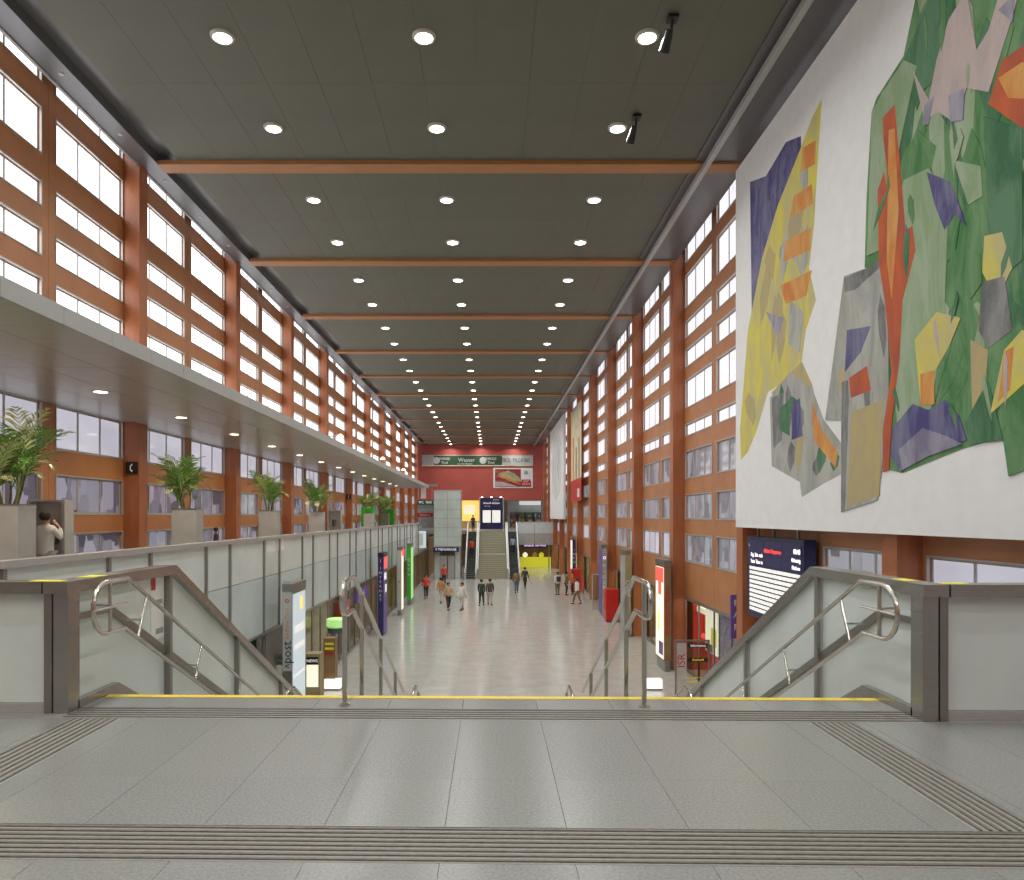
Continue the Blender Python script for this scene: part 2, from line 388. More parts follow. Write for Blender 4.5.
# ------------------------------------------------------------------ setting: side walls with panels, pillars and windows
def side_wall(name, label, xf, sgn, rows, cols, zbot, ztop, mats, skip_low=None):
    """xf face of the wall; sgn -1: the wall's body goes to -x"""
    base = MB()
    for k in range(KMIN, KMAX+1):
        base.box(xf+sgn*0.10, xf+sgn*WT, pc(k)-0.25, pc(k)+0.25, zbot, ztop)
        seam = pc(k)+(cols[0][1]+cols[1][0])/2
        if k < KMAX: base.box(xf+sgn*0.15, xf+sgn*WT, seam-0.05, seam+0.05, zbot, ztop)
    wall = structure(base.obj(name, 'dark_gap'), label)
    pf = PLF if sgn < 0 else PRF
    zp0 = -0.005 if sgn < 0 else ZF
    for k in range(KMIN, KMAX+1):
        MB().box(pf, xf+sgn*0.05, pc(k)-0.25, pc(k)+0.25, zp0, ZC+0.2).obj('pillar', 'pillar', wall)
    cache = {}
    def frame_mesh(ri, ci, w_, h_):
        key = (ri, ci)
        if key in cache: return cache[key]
        f = MB(); t = 0.035; d0 = sgn*0.06; d1 = sgn*0.11
        # thin trim round the opening on the wall face
        for (a, b, c, d) in ((-w_/2-t, w_/2+t, h_/2, h_/2+t), (-w_/2-t, w_/2+t, -h_/2-t, -h_/2), (-w_/2-t, -w_/2, -h_/2, h_/2), (w_/2, w_/2+t, -h_/2, h_/2)):
            f.box(-sgn*0.02, sgn*0.03, a, b, c, d)
        # the sash frame and its mullions, set back
        s_ = 0.035
        for (a, b, c, d) in ((-w_/2, w_/2, h_/2-s_, h_/2), (-w_/2, w_/2, -h_/2, -h_/2+s_), (-w_/2, -w_/2+s_, -h_/2+s_, h_/2-s_), (w_/2-s_, w_/2, -h_/2+s_, h_/2-s_)):
            f.box(d0, d1, a, b, c, d)
        pw = w_/3
        for i in (1, 2): f.box(d0, d1, -w_/2+i*pw-0.03, -w_/2+i*pw+0.03, -h_/2+s_, h_/2-s_)
        fm = f.mesh('window', 'win_frame')
        p = MB().box(sgn*0.08, sgn*0.10, -pw/2+0.03, pw/2-0.03, -h_/2+s_, h_/2-s_)
        pms = {}
        cache[key] = (fm, p, pw, pms); return cache[key]
    for k in range(KMIN, KMAX):
        for ci, (ca, cb) in enumerate(cols):
            y0, y1 = pc(k)+ca, pc(k)+cb
            seam = pc(k)+(cols[0][1]+cols[1][0])/2
            e0 = pc(k)+0.25 if ci == 0 else seam+0.006
            e1 = seam-0.006 if ci == 0 else pc(k)+BAY-0.25
            g = 0.005
            lowest = rows[-1][1]+EYE
            # upright strips beside the windows
            if y0-e0 > 0.02: MB().box(xf, xf+sgn*WT, e0, y0-0.002, zbot if skip_low is None else lowest, ztop).obj('panel', 'wall_panel', wall)
            if e1-y1 > 0.02: MB().box(xf, xf+sgn*WT, y1+0.002, e1, zbot if skip_low is None else lowest, ztop).obj('panel', 'wall_panel', wall)
            edges = [(ztop, rows[0][0]+EYE+0.002)]+[(rows[i][1]+EYE-0.002, rows[i+1][0]+EYE+0.002) for i in range(len(rows)-1)]
            for zt, zb in edges:
                if zt-zb > 0.02: MB().box(xf, xf+sgn*WT, y0+0.001, y1-0.001, zb, zt).obj('panel', 'wall_panel', wall)
            # the bottom panel under the lowest window
            zl = zbot if skip_low is None else (skip_low if k >= 1 else ZF)
            MB().box(xf, xf+sgn*WT, e0+g, e1-g, zl, lowest-0.002).obj('panel', 'wall_panel', wall)
            for ri, (rt, rb) in enumerate(rows):
                fm, p, pw, pms = frame_mesh(ri, ci, y1-y0, rt-rb)
                c = Vector((xf, (y0+y1)/2, EYE+(rt+rb)/2))
                win = link('window', fm, wall, c)
                mn = mats[ri] if isinstance(mats[ri], str) else mats[ri][(k*5+ci*3) % len(mats[ri])]
                if mn not in pms: pms[mn] = p.mesh('pane', mn)
                for i in range(3): link('pane', pms[mn], win, c+Vector((0, (i-1)*pw, 0)))
    return wall
side_wall('wall_left', 'left hall wall of orange-brown panels with rows of windows', XL, -1, ROWS_L, COLS_L, -0.3, ZC+0.75,
          ['pane_sky']*5+['pane_blind', ['pane_dim','pane_room','pane_dim'], 'pane_dim'])
side_wall('wall_right', 'right hall wall of orange-brown panels with rows of windows', XR, 1, ROWS_R, COLS_R, ZF, ZC+0.75,
          ['pane_curtain']*6+['pane_room', 'pane_room', ['pane_room', 'pane_blind', 'pane_room']], skip_low=EYE-3.1)
MB().box(XL-0.6, XR+0.6, YB-0.3, YB, -0.5, ZC+0.8).obj('wall_back', 'wall_panel')
structure(bpy.data.objects['wall_back'], 'plain brown wall behind the viewer')
EWB = 3.85
end = MB().box(XL-0.4, XR+0.4, YE, YE+0.4, EWB, ZC+0.8).obj('wall_end', 'red_wall')
structure(end, 'plain red wall closing the far end of the hall')

# ------------------------------------------------------------------ setting: ceiling with panels, beams and rails
CX0, CX1 = -8.78, 7.20
ceil = MB().box(XL-0.5, XR+0.5, YB-0.2, YE+0.2, ZC+0.70, ZC+0.95).obj('ceiling', 'dark_gap')
structure(ceil, 'dark olive grey panelled ceiling with wooden cross beams')
MB().box(CX0, CX1, YB, YE, ZC+0.03, ZC+0.10).obj('backing', 'ceiling', ceil)
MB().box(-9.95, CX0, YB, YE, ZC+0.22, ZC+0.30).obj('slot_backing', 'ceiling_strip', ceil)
NPX = 12; MX1 = 5.70
cpm = {}
for k in range(KMIN, KMAX+1):
    y0 = pc(k)+0.275; y1 = min(pc(k+1)-0.275, YE)
    if y1-y0 < 0.5: continue
    for hj in range(2):
        a = y0+(y1-y0)*hj/2; b = y0+(y1-y0)*(hj+1)/2
        for i in range(NPX):
            xa = CX0+0.02+(MX1-CX0-0.02)*i/NPX; xb = CX0+0.02+(MX1-CX0-0.02)*(i+1)/NPX
            key = round(b-a, 3)
            if key not in cpm: cpm[key] = MB().box(-(xb-xa)/2+0.003, (xb-xa)/2-0.003, -(b-a)/2+0.003, (b-a)/2-0.003, 0, 0.012).mesh('panel', 'ceiling')
            link('panel', cpm[key], ceil, ((xa+xb)/2, (a+b)/2, ZC+0.018))
    # smooth strip between the light rail and the right wall
    MB().box(6.08, CX1, y0+0.004, y1-0.004, ZC-0.03, ZC+0.03).obj('edge_panel', 'ceiling_strip', ceil)
    MB().box(MX1+0.02, 6.06, y0+0.004, y1-0.004, ZC-0.01, ZC+0.03).obj('edge_panel', 'edge_rail', ceil)
for k in range(KMIN, KMAX+1):
    MB().box(-9.36, 6.0, pc(k)-0.27, pc(k)+0.27, ZC-0.09, ZC+0.03).obj('beam', 'wood_beam', ceil)
    MB().box(6.0, PRF+0.2, pc(k)-0.27, pc(k)+0.27, ZC-0.09, ZC+0.03).obj('beam', 'wood_beam', ceil)
MB().box(5.92, 6.06, YB, YE, ZC-0.26, ZC-0.12).obj('light_rail', 'ceiling_rail', ceil)['label'] = 'pale grey rail running the length of the ceiling'
for k in range(KMIN, KMAX+1): MB().box(5.97, 6.01, pc(k)+0.4, pc(k)+0.44, ZC-0.12, ZC).obj('rail_hanger', 'ceiling_rail', ceil)
MB().box(-9.92, -9.36, YB, YE, ZC-0.06, ZC+0.22).obj('edge_rail', 'edge_rail', ceil)
MB().box(-9.97, -9.90, YB, YE, ZC-0.10, ZC-0.0).obj('edge_rail', 'ceiling_rail', ceil)
for y_ in [13.9+2.63*i for i in range(34)]: MB().lathe([(0.05,-0.02),(0.06,0.0)], (-9.6, y_, ZC-0.06), 10).obj('spot', 'lamp_ring', ceil)

# ------------------------------------------------------------------ ceiling downlights
ROWX = [('left', -5.57), ('middle', -1.39), ('right', 3.24)]
lamp_ring = MB().lathe([(0.215,-0.035),(0.235,-0.03),(0.25,0.0),(0.25,0.03)], seg=24).mesh('ring', None)
lamp_ring.materials.append(M['lamp_ring'])
lamp_lens = MB().lathe([(0.0005,-0.052),(0.13,-0.048),(0.205,-0.03),(0.21,0.0)], seg=24).mesh('lens', 'lamp_lens')
lamp_d = bpy.data.lights.new('downlight', 'AREA'); lamp_d.shape = 'DISK'; lamp_d.size = 0.4; lamp_d.energy = LAMP_W; lamp_d.color = (0.97, 0.98, 0.96); lamp_d.spread = R(150)
for rn, x in ROWX:
    n = 0; nb = 0
    for k in range(KMIN, KMAX+1):
        for off in (2.25, 5.85):
            y = pc(k)+off
            if y > YE-1: continue
            if y > 14.5:
                lab = '%s round white downlight along the %s row of the hall ceiling' % (ORD[n], rn); n += 1
            else: lab = '%s unseen round downlight of the %s row overhead, counted from the back' % ((['first']+ORD[1:])[nb], rn); nb += 1  # rows carried on out of frame, lamps added to light the landing
            t = thing('ceiling_light', (x, y, ZC), lab, 'ceiling light', 'downlights in the hall ceiling')
            link('ring', lamp_ring, t, (x, y, ZC)); link('lens', lamp_lens, t, (x, y, ZC))
            lo = bpy.data.objects.new('light', lamp_d); COL.objects.link(lo); lo.parent = t; lo.location = (0, 0, -0.06)
for i, (px, D) in enumerate(((3.62, 14.75), (3.62, 18.4))):
    t = thing('spotlight', (px, D, ZC), ('black' if i == 0 else 'dark')+' mural spotlight on a bracket beside the %s downlight of the right row' % ORD[i], 'spotlight', 'mural spotlights')
    MB().box(px-0.10, px+0.10, D-0.12, D+0.12, ZC-0.06, ZC-0.001).obj('mount', 'black', t)
    MB().tube([(px, D, ZC-0.05), (px-0.02, D+0.05, ZC-0.26)], 0.03).obj('arm', 'black', t)
    MB().tube([(px-0.05, D+0.02, ZC-0.24), (px-0.10, D+0.30, ZC-0.50)], [0.07, 0.11], 12).obj('head', 'black', t)

# ------------------------------------------------------------------ gallery on the left: balustrade, canopy, lights
CANX, CANZ0, CANZ1, CANE = -5.80, EYE+2.60, EYE+2.84, 69.0
can = thing('canopy', (CANX, 6, CANZ0), 'long grey metal canopy over the left gallery', 'canopy')
a = CANX-0.02
MB().box(XL+0.02, CANX-0.05, YB+0.1, CANE, CANZ0+0.04, CANZ1).obj('body', 'canopy_edge', can)
yy = YB+0.1; i = 0
while yy < CANE-0.1:
    y2 = min(yy+1.3, CANE)
    MB().box(CANX-0.05, CANX, yy+0.005, y2-0.005, CANZ0, CANZ1+0.01).obj('fascia_panel', 'canopy_edge', can)
    yy = y2
yy = YB+0.1
while yy < CANE-0.1:
    y2 = min(yy+3.95, CANE)
    for j in range(4):
        xa = PLF+0.0+(CANX-0.05-PLF)*j/4; xb = PLF+(CANX-0.05-PLF)*(j+1)/4
        MB().box(xa+0.005, xb-0.005, yy+0.006, y2-0.006, CANZ0, CANZ0+0.04).obj('soffit_panel', 'canopy_soffit', can)
    yy = y2
lens2 = MB().lathe([(0.0005,-0.02),(0.13,-0.018),(0.15,0.0)], seg=16).mesh('lens', 'warm_lens')
ring2 = MB().lathe([(0.15,-0.012),(0.18,-0.012),(0.19,0.0)], seg=16).mesh('ring', None); ring2.materials.append(M['lamp_ring'])
cl_d = bpy.data.lights.new('canopy_light', 'AREA'); cl_d.shape = 'DISK'; cl_d.size = 0.26; cl_d.energy = CANOPY_W; cl_d.color = (1, 0.86, 0.64); cl_d.spread = R(150)
n = 0; nb = 0
for i in range(-4, 14):
    y = 15.45+4.02*i
    if y > 67: continue
    if y > 11: lab = '%s small warm downlight under the gallery canopy' % ORD[n]; n += 1
    else: lab = '%s small warm downlight under the canopy, counted from the back' % (['first']+ORD[1:])[nb]; nb += 1
    t = thing('canopy_light', (-8.15, y, CANZ0), lab, 'downlight', 'downlights under the gallery canopy')
    link('ring', ring2, t, (-8.15, y, CANZ0)); link('lens', lens2, t, (-8.15, y, CANZ0))
    lo = bpy.data.objects.new('light', cl_d); COL.objects.link(lo); lo.parent = t; lo.location = (0, 0, -0.03)

gb = thing('gallery_balustrade', (GX, 10, 0), 'long frosted glass balustrade with grey rail along the left gallery', 'balustrade')
G0, G1 = 6.3, 62.0
MB().box(GX-0.12, GX+0.10, G0, G1, 1.0, 1.09).obj('rail', 'steel', gb)
MB().box(GX-0.04, GX+0.07, G0, G1, -1.50, -1.45).obj('bottom_rail', 'mullion', gb)
posts = [G0+0.03]; y = 11.72
seq = [7.74, 9.2]+[v for j in range(14) for v in (11.74+4.02*j, 13.18+4.02*j)]
posts += [v for v in seq if v < G1]+[G1-0.03]
for a, b in zip(posts[:-1], posts[1:]):
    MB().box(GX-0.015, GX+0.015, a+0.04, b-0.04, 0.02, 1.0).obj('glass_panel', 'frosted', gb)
    MB().box(GX-0.015, GX+0.015, a+0.04, b-0.04, -1.45, 0.0).obj('lower_glass_panel', 'frosted_slab_tint', gb)
for a in posts: MB().box(GX-0.04, GX+0.06, a-0.04, a+0.04, -1.45, 1.0).obj('post', 'mullion', gb)
for i, (x, D) in enumerate(((270.5, 20.35), (281.0, 21.55))):
    y = GX/((x-VX)/FPX)
    tag(MB().box(GX+0.016, GX+0.019, y-0.42, y+0.40 if i == 0 else y+0.25, 0.66, 0.98).obj('notice_sheet', 'white', None, (GX+0.018, y, 0.8)),
        'white paper notice taped to the gallery glass, %s of the pair' % ('left' if i == 0 else 'right'), 'notice')

# ------------------------------------------------------------------ palms in tall steel planters
def frond_mesh(L, droop, seed, mname):
    rnd = random.Random(seed); b = MB(); N = 15
    pts = []
    for i in range(N+1):
        t = i/N
        an = R(82)-R(droop)*t**1.5
        if i == 0: p = Vector((0, 0, 0))
        else: p = pts[-1]+Vector((math.cos(an), 0, math.sin(an)))*(L/N)
        pts.append(p)
    b.tube(pts, [0.012*(1-0.8*i/N) for i in range(N+1)], 4, False)
    for i in range(4, N+1):
        t = i/N; p = pts[i]; tan = (pts[i]-pts[i-1]).normalized()
        ll = L*0.36*math.sin(math.pi*min(1, (t*0.85+0.12)))**0.7*rnd.uniform(0.85, 1.1)
        for s_ in (-1, 1):
            side = Vector((0, s_, 0)); d = (tan*0.75+side*0.75+Vector((0, 0, rnd.uniform(-0.05, 0.25)))).normalized()
            tip = p+d*ll+Vector((0, 0, -0.22*ll)); mid = p+d*ll*0.5
            wv = tan.cross(d).cross(d).normalized()*0.021
            n = len(b.v)
            b.v += [tuple(p-wv*0.4), tuple(p+wv*0.4), tuple(mid+wv), tuple(mid-wv), tuple(tip)]
            b.f += [(n, n+1, n+2, n+3), (n+3, n+2, n+4)]
    return b.mesh('frond', mname)
FR = [frond_mesh(1.25, 62, 1, 'leaf'), frond_mesh(1.10, 95, 2, 'leaf'), frond_mesh(0.95, 120, 3, 'leaf'), frond_mesh(1.20, 45, 4, 'leaf_pale'), frond_mesh(0.85, 135, 5, 'leaf_pale')]
def planter(k, label, plab, seed, scale=1.0, dark=False):
    rnd = random.Random(seed)
    x1 = -8.36; x0 = x1-0.70; y0 = pc(k)-0.02; y1 = y0+0.52; h = 1.84
    t = thing('steel_planter', ((x0+x1)/2, (y0+y1)/2, 0), label, 'planter', 'tall planters along the gallery')
    m_ = 'steel_dark' if dark else 'planter_steel'
    b = MB(); th = 0.02
    b.box(x0, x1, y0, y0+th, 0, h).box(x0, x1, y1-th, y1, 0, h).box(x0, x0+th, y0+th, y1-th, 0, h).box(x1-th, x1, y0+th, y1-th, 0, h)
    b.obj('body', m_, t)
    r = MB(); r.box(x0-.012, x1+.012, y0-.012, y0+.03, h, h+.025).box(x0-.012, x1+.012, y1-.03, y1+.012, h, h+.025).box(x0-.012, x0+.03, y0+.03, y1-.03, h, h+.025).box(x1-.03, x1+.012, y0+.03, y1-.03, h, h+.025)
    r.obj('rim', 'steel_dark', t)
    MB().box(x0+th, x1-th, y0+th, y1-th, h-0.25, h-0.06).obj('soil', 'soil', t)
    c = Vector(((x0+x1)/2, (y0+y1)/2, h-0.06))
    p = thing('potted_palm', c, plab, 'palm', 'palms along the gallery')
    for s_ in range(6):
        a = rnd.uniform(0, 6.28); st = c+Vector((math.cos(a)*0.12, math.sin(a)*0.10, 0))
        top = st+Vector((math.cos(a)*0.16, math.sin(a)*0.14, (0.25+0.09*s_)*scale))
        MB().tube([st, (st+top)/2+Vector((0.01, 0.01, 0)), top], [0.028, 0.022, 0.016], 6).obj('stem', 'stem', p)
        for f in range(8):
            o = link('frond', FR[(f*2+s_+seed) % 5] if f > 1 else FR[3 if f == 0 else 0], p, top-Vector((0, 0, rnd.uniform(0, 0.12))))
            o.rotation_euler = (rnd.uniform(-0.15, 0.15), rnd.uniform(-0.1, 0.22), a+f*6.283/8*1.0+rnd.uniform(-0.4, 0.4))
            sc_ = scale*rnd.uniform(0.72, 1.0); o.scale = (sc_, sc_, sc_)
pl = ['bushy palm at the left edge of the frame in a steel planter', 'palm in the steel planter beside the telephone-sign pillar', 'palm in the third steel planter along the gallery', 'palm in the fourth steel planter along the gallery', None, 'small palm in the fifth steel planter along the gallery', 'small palm in the dark planter beside the green stand']
bl = ['wide steel planter at the left edge of the frame', 'steel planter beside the telephone-sign pillar', 'third steel planter along the gallery', 'fourth steel planter along the gallery', None, 'fifth steel planter along the gallery', 'dark steel planter beside the green stand']
for k in (0, 1, 2, 3, 5, 6): planter(k, bl[k], pl[k], k+11, 1.05 if k == 0 else 1.05, k == 6)
for i, (y, x1, hh) in enumerate(((57.0, -9.0, 2.35), (63.2, -8.3, 2.25))):
    t = thing('green_stand', (x1-0.5, y, 0), 'bright green box stand on the gallery, %s planters' % ('half hidden between the far' if i == 0 else 'beyond the last of the'), 'stand')
    MB().box(x1-1.0, x1, y, y+0.5, 0.85, hh).obj('cover', 'green_bright', t)
    MB().box(x1-0.9, x1-0.1, y+0.1, y+0.4, 0.0, 0.85).obj('base', 'lit_cream' if False else 'shop_cream', t)

# telephone booths against the gallery wall
def booth(xc, yc, label):
    t = thing('phone_booth', (xc, yc, 0), label, 'phone booth', 'steel telephone booths on the gallery')
    MB().box(xc-0.34, xc+0.34, yc+0.42, yc+0.46, 0.25, 1.95).obj('back_panel', 'planter_steel', t)
    MB().box(xc+0.34, xc+0.40, yc+0.12, yc+0.46, 0.0, 1.95).obj('side_panel', 'steel', t)
    MB().box(xc-0.40, xc-0.34, yc+0.12, yc+0.46, 0.0, 1.95).obj('side_panel', 'steel', t)
    MB().box(xc-0.40, xc+0.40, yc+0.12, yc+0.46, 1.95, 1.99).obj('roof', 'steel', t)
    ph = MB().box(xc-0.16, xc+0.10, yc+0.30, yc+0.42, 1.05, 1.45).obj('telephone', 'steel_dark', t)
    MB().tube([(xc-0.10, yc+0.24, 1.02), (xc-0.12, yc+0.21, 1.2), (xc-0.10, yc+0.24, 1.4)], 0.025).obj('handset', 'black', ph)
    MB().box(xc-0.33, xc+0.33, yc+0.15, yc+0.41, 0.84, 0.88).obj('shelf', 'steel', t)
booth(-9.40, 15.5, 'steel telephone booth between the first two planters')
booth(-9.30, 43.8, 'small steel telephone booth farther along the gallery')
for i, k in enumerate((1, 5)):
    y = pc(k)-0.25
    t = thing('telephone_sign', (-10.08, y, EYE+1.6), 'black sign with a telephone receiver on the %s' % ('nearest visible gallery pillar' if i == 0 else 'far gallery pillar'), 'sign')
    z = 516-468; zc = EYE+z*y/FPX if i == 0 else EYE+1.35
    MB().box(-10.22, -9.90, y-0.05, y-0.001, zc-0.17, zc+0.17).obj('plate', 'black', t)
    MB().tube([(-10.03, y-0.06, zc+0.10), (-10.08, y-0.06, zc+0.06), (-10.09, y-0.06, zc), (-10.08, y-0.06, zc-0.06), (-10.03, y-0.06, zc-0.10)], [0.028, 0.018, 0.016, 0.018, 0.028], 8).obj('receiver_symbol', 'white', t)

# ------------------------------------------------------------------ landing balustrades and stair handrails
SL = 0.512
def stair_side(side):
    s_ = -1 if side == 'left' else 1
    xi = -3.53 if side == 'left' else 3.46                 # inner face
    xo = xi+s_*0.20
    xg = xi+s_*0.08
    yc = 6.18 if side == 'left' else 5.93                   # corner
    kink = 8.28 if side == 'left' else 8.0
    pk = 7.02 if side == 'left' else 6.9
    yend = 16.5
    t = thing('stair_balustrade', (xi, yc, 0), 'frosted glass stair balustrade with flat steel rail on the %s of the stair' % side, 'balustrade', 'glass balustrades of the near stair')
    # glass, cut in panels by upright posts
    def top(y): return 1.0 if y < kink else 1.0-SL*(y-kink)
    def bot(y): return 0.02 if y < pk else 0.02-SL*(y-pk)
    py = [yc+0.18, kink-0.10, kink+2.12, kink+4.3, kink+6.4, yend]
    for a, b in zip(py[:-1], py[1:]):
        ya, yb = a+0.03, b-0.03
        poly = [(ya, bot(ya))]
        if ya < pk < yb: poly.append((pk, bot(pk)))
        poly.append((yb, bot(yb))); poly.append((yb, top(yb)))
        if ya < kink < yb: poly.append((kink, top(kink)))
        poly.append((ya, top(ya)))
        MB().prism_x(poly, xg-0.012, xg+0.012).obj('glass_panel', 'frosted', t)
    for y in py[1:]:
        MB().box(xg-0.04, xi+s_*0.005, y-0.035, y+0.035, bot(y)-0.1, top(y)+0.02).obj('post', 'mullion', t)
    # flat hand rail, level then sloping
    th = 0.10
    MB().prism_x([(yc-0.02, 1.0), (kink, 1.0), (yend, 1.0-SL*(yend-kink)), (yend, 1.0+th-SL*(yend-kink)), (kink+0.03, 1.0+th), (yc-0.02, 1.0+th)], xi, xo).obj('rail', 'post_steel', t)
    # plinth of steel along the floor
    MB().prism_x([(yc+0.15, -0.02), (pk-0.02, -0.02), (pk+0.3, -0.25), (yend, -0.25-SL*(yend-pk-0.3)), (yend, 0.0-SL*(yend-pk)), (pk, 0.075), (yc+0.15, 0.075)], xi+s_*0.0, xi+s_*0.06).obj('plinth', 'post_steel', t)
    # corner post with an open joint
    MB().box(xi, xi+s_*0.125, yc, yc+0.17, 0.0, 1.0).obj('corner_post', 'post_steel', t)
    MB().box(xi+s_*0.14, xi+s_*0.205, yc, yc+0.10, 0.0, 1.0).obj('corner_post', 'steel_dark', t)
    # flat guide band on the glass
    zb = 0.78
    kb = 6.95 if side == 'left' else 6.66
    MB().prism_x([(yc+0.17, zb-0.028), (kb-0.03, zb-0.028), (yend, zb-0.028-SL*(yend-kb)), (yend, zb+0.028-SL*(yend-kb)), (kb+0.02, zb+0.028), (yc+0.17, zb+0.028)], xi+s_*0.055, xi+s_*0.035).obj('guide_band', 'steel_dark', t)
    # level part that runs out sideways to the wall / gallery
    xw = GX+0.16 if side == 'left' else PRF-0.02
    t2 = thing('landing_balustrade', (xo, yc, 0), 'frosted glass landing balustrade turning %s from the stair head' % side, 'balustrade', 'glass balustrades of the landing')
    xs = xi+s_*0.215
    MB().box(xs, xw, yc-0.02, yc+0.18, 1.0, 1.10).obj('rail', 'post_steel', t2)
    n = 2; wd = abs(xw-xs)/n
    for i in range(n):
        a = xs+s_*(i*wd+0.012); b = xs+s_*((i+1)*wd-0.05)
        MB().box(a, b, yc+0.06, yc+0.085, 0.08, 1.0).obj('glass_panel', 'frosted', t2)
        MB().box(b, b+s_*0.045, yc+0.03, yc+0.12, 0.0, 1.0).obj('post', 'steel_dark', t2)
    MB().box(xs, xw, yc+0.03, yc+0.12, 0.0, 0.075).obj('bottom_rail', 'steel', t2)
    # tube hand rail with rounded ends
    xr = xi-s_*0.20
    y0 = yc+0.0; ks = 6.78 if side == 'left' else 6.52
    zt, zl = 1.08, 0.63; rr = (zt-zl)/2; zc_ = (zt+zl)/2
    def loop(yk, ye, dz, lab):
        h = thing('handrail', (xr, yk, dz), lab, 'handrail', 'tube handrails beside the stair glass')
        q = Vector((0, -math.sin(0), 0))
        yl = yk-0.36
        arc = [(xr, yl-rr*math.sin(a), dz+zc_+rr*math.cos(a)) for a in [math.pi*i/10 for i in range(11)]]
        e = ye-yk
        ptsT = [(xr, ye, dz+zt-SL*1.02*e), (xr, yk+0.05, dz+zt-0.026), (xr, yk, dz+zt)]
        yk2 = yk-0.05
        ptsB = [(xr, yk2, dz+zl), (xr, yk2+0.05, dz+zl-0.026), (xr, ye-0.2, dz+zl-SL*1.02*(ye-0.2-yk2))]
        MB().tube(ptsT+arc+ptsB, 0.02, 8).obj('tube', 'tube_steel', h)
        MB().tube([(xr, yl+0.05, dz+zl), (xr, yl+0.05, dz+zt)], 0.017, 8).obj('strut', 'tube_steel', h)
        MB().tube([(xr, yl-rr+0.02, dz+zc_), (xr, yk+0.0, dz+zc_)], 0.014, 8).obj('mid_bar', 'tube_steel', h)
        for j in range(int((ye-yk-0.3)/1.35)+1):
            y = yk+0.38+1.35*j
            if y > ye-0.25: break
            zt_ = dz+zt-SL*1.02*(y-yk)
            b_ = Vector((xr, y, zt_)); d_ = Vector((0, -0.19, -0.40))
            MB().tube([b_, b_+d_], 0.014, 8).obj('strut', 'tube_steel', h)
            m_ = b_+d_*0.55
            MB().tube([m_, m_+Vector((s_*0.165, 0, 0))], 0.011, 6).obj('bracket', 'tube_steel', h)
        MB().tube([(xr, yl+0.05, dz+zc_+0.02), (xr+s_*0.165, yl+0.05, dz+zc_+0.02)], 0.011, 6).obj('bracket', 'tube_steel', h)
    loop(ks, 10.9, 0.0, 'steel tube handrail with rounded end along the %s side of the stair' % side)
    loop(12.5, 16.6, -14*rise, 'lower steel tube handrail, only its top shows at the %s stair edge' % side)
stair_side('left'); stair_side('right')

def mid_rail(x, yf, side, dz=0.0, lower=False, ahead=0.12):
    h = thing('centre_handrail', (x, yf, dz), ('lower flight part of the ' if lower else '')+'free-standing steel handrail in the %s half of the stair' % side, 'handrail', 'free-standing handrails of the stair')
    zt, zl = 1.08, 0.78; rr = (zt-zl)/2; zc_ = (zt+zl)/2
    yk = yf+0.45; ye = yf+4.3; ya = yf-ahead
    arc = [(x, ya-rr*math.sin(a), dz+zc_+rr*math.cos(a)) for a in [math.pi*i/8 for i in range(9)]]
    pts = [(x, ye, dz+zt-SL*(ye-yk)), (x, yk+0.05, dz+zt-0.024), (x, yk, dz+zt)]+arc+[(x, yk-0.06, dz+zl), (x, yk-0.01, dz+zl-0.026), (x, ye-0.1, dz+zl-SL*(ye-0.1-yk+0.06))]
    MB().tube(pts, 0.023, 8).obj('tube', 'tube_steel', h)
    for j, y in enumerate((yf, yf+0.85, yf+2.1, yf+3.4)):
        zt_ = dz+zt-(0 if y < yk else SL*(y-yk))
        zb = dz-(0 if j == 0 else max(0, math.ceil((y-(6.72 if not lower else 12.5))/0.319))*rise)
        MB().tube([(x, y, zb), (x, y, zt_)], 0.022, 8).obj('post', 'tube_steel', h)
        MB().lathe([(0.05, 0), (0.05, 0.012), (0.025, 0.014)], (x, y, zb+0.001), 12).obj('foot', 'tube_steel', h)
mid_rail(-1.275, 6.45, 'left', ahead=-0.03); mid_rail(1.325, 6.40, 'right')
mid_rail(-1.275, 12.1, 'left', -14*rise, True); mid_rail(1.325, 12.1, 'right', -14*rise, True)

# yellow contact markers on the rails
def marker(pts, label):
    b = MB().prism_z(pts, 1.1005, 1.104)
    tag(b.obj('rail_marker', 'yellow_mark', None, (*pts[0], 1.1)), label, 'marker', 'yellow markers on the balustrade rails')
marker([(-3.88,6.20),(-3.62,6.20),(-3.62,6.33),(-3.88,6.33)], 'yellow marker on the rail left of the left corner post')
marker([(-3.71,6.62),(-3.56,6.62),(-3.56,6.86),(-3.71,6.86)], 'yellow marker on the rail behind the left corner post')
marker([(3.50,6.25),(3.62,6.25),(3.62,6.47),(3.50,6.47)], 'yellow marker on the rail behind the right corner post')
marker([(3.66,5.96),(3.86,5.96),(3.86,6.07),(3.66,6.07)], 'yellow marker on the rail right of the right corner post')
# poster on the left stair glass
t = thing('glass_poster', (-3.59, 7.82, 0.7), 'narrow red and white poster on the left stair glass', 'poster')
xg = -3.596
MB().box(xg, xg+0.004, 7.82, 8.13, 0.33, 1.0).obj('sheet', 'white', t)
MB().box(xg+0.004, xg+0.006, 7.82, 7.92, 0.86, 1.0).obj('red_corner', 'red', t)
MB().box(xg+0.004, xg+0.006, 7.93, 8.1, 0.38, 0.44).obj('grey_block', 'shop_grey', t)
MB().box(xg+0.004, xg+0.006, 7.88, 8.08, 0.70, 0.75).obj('grey_block', 'shop_grey', t)

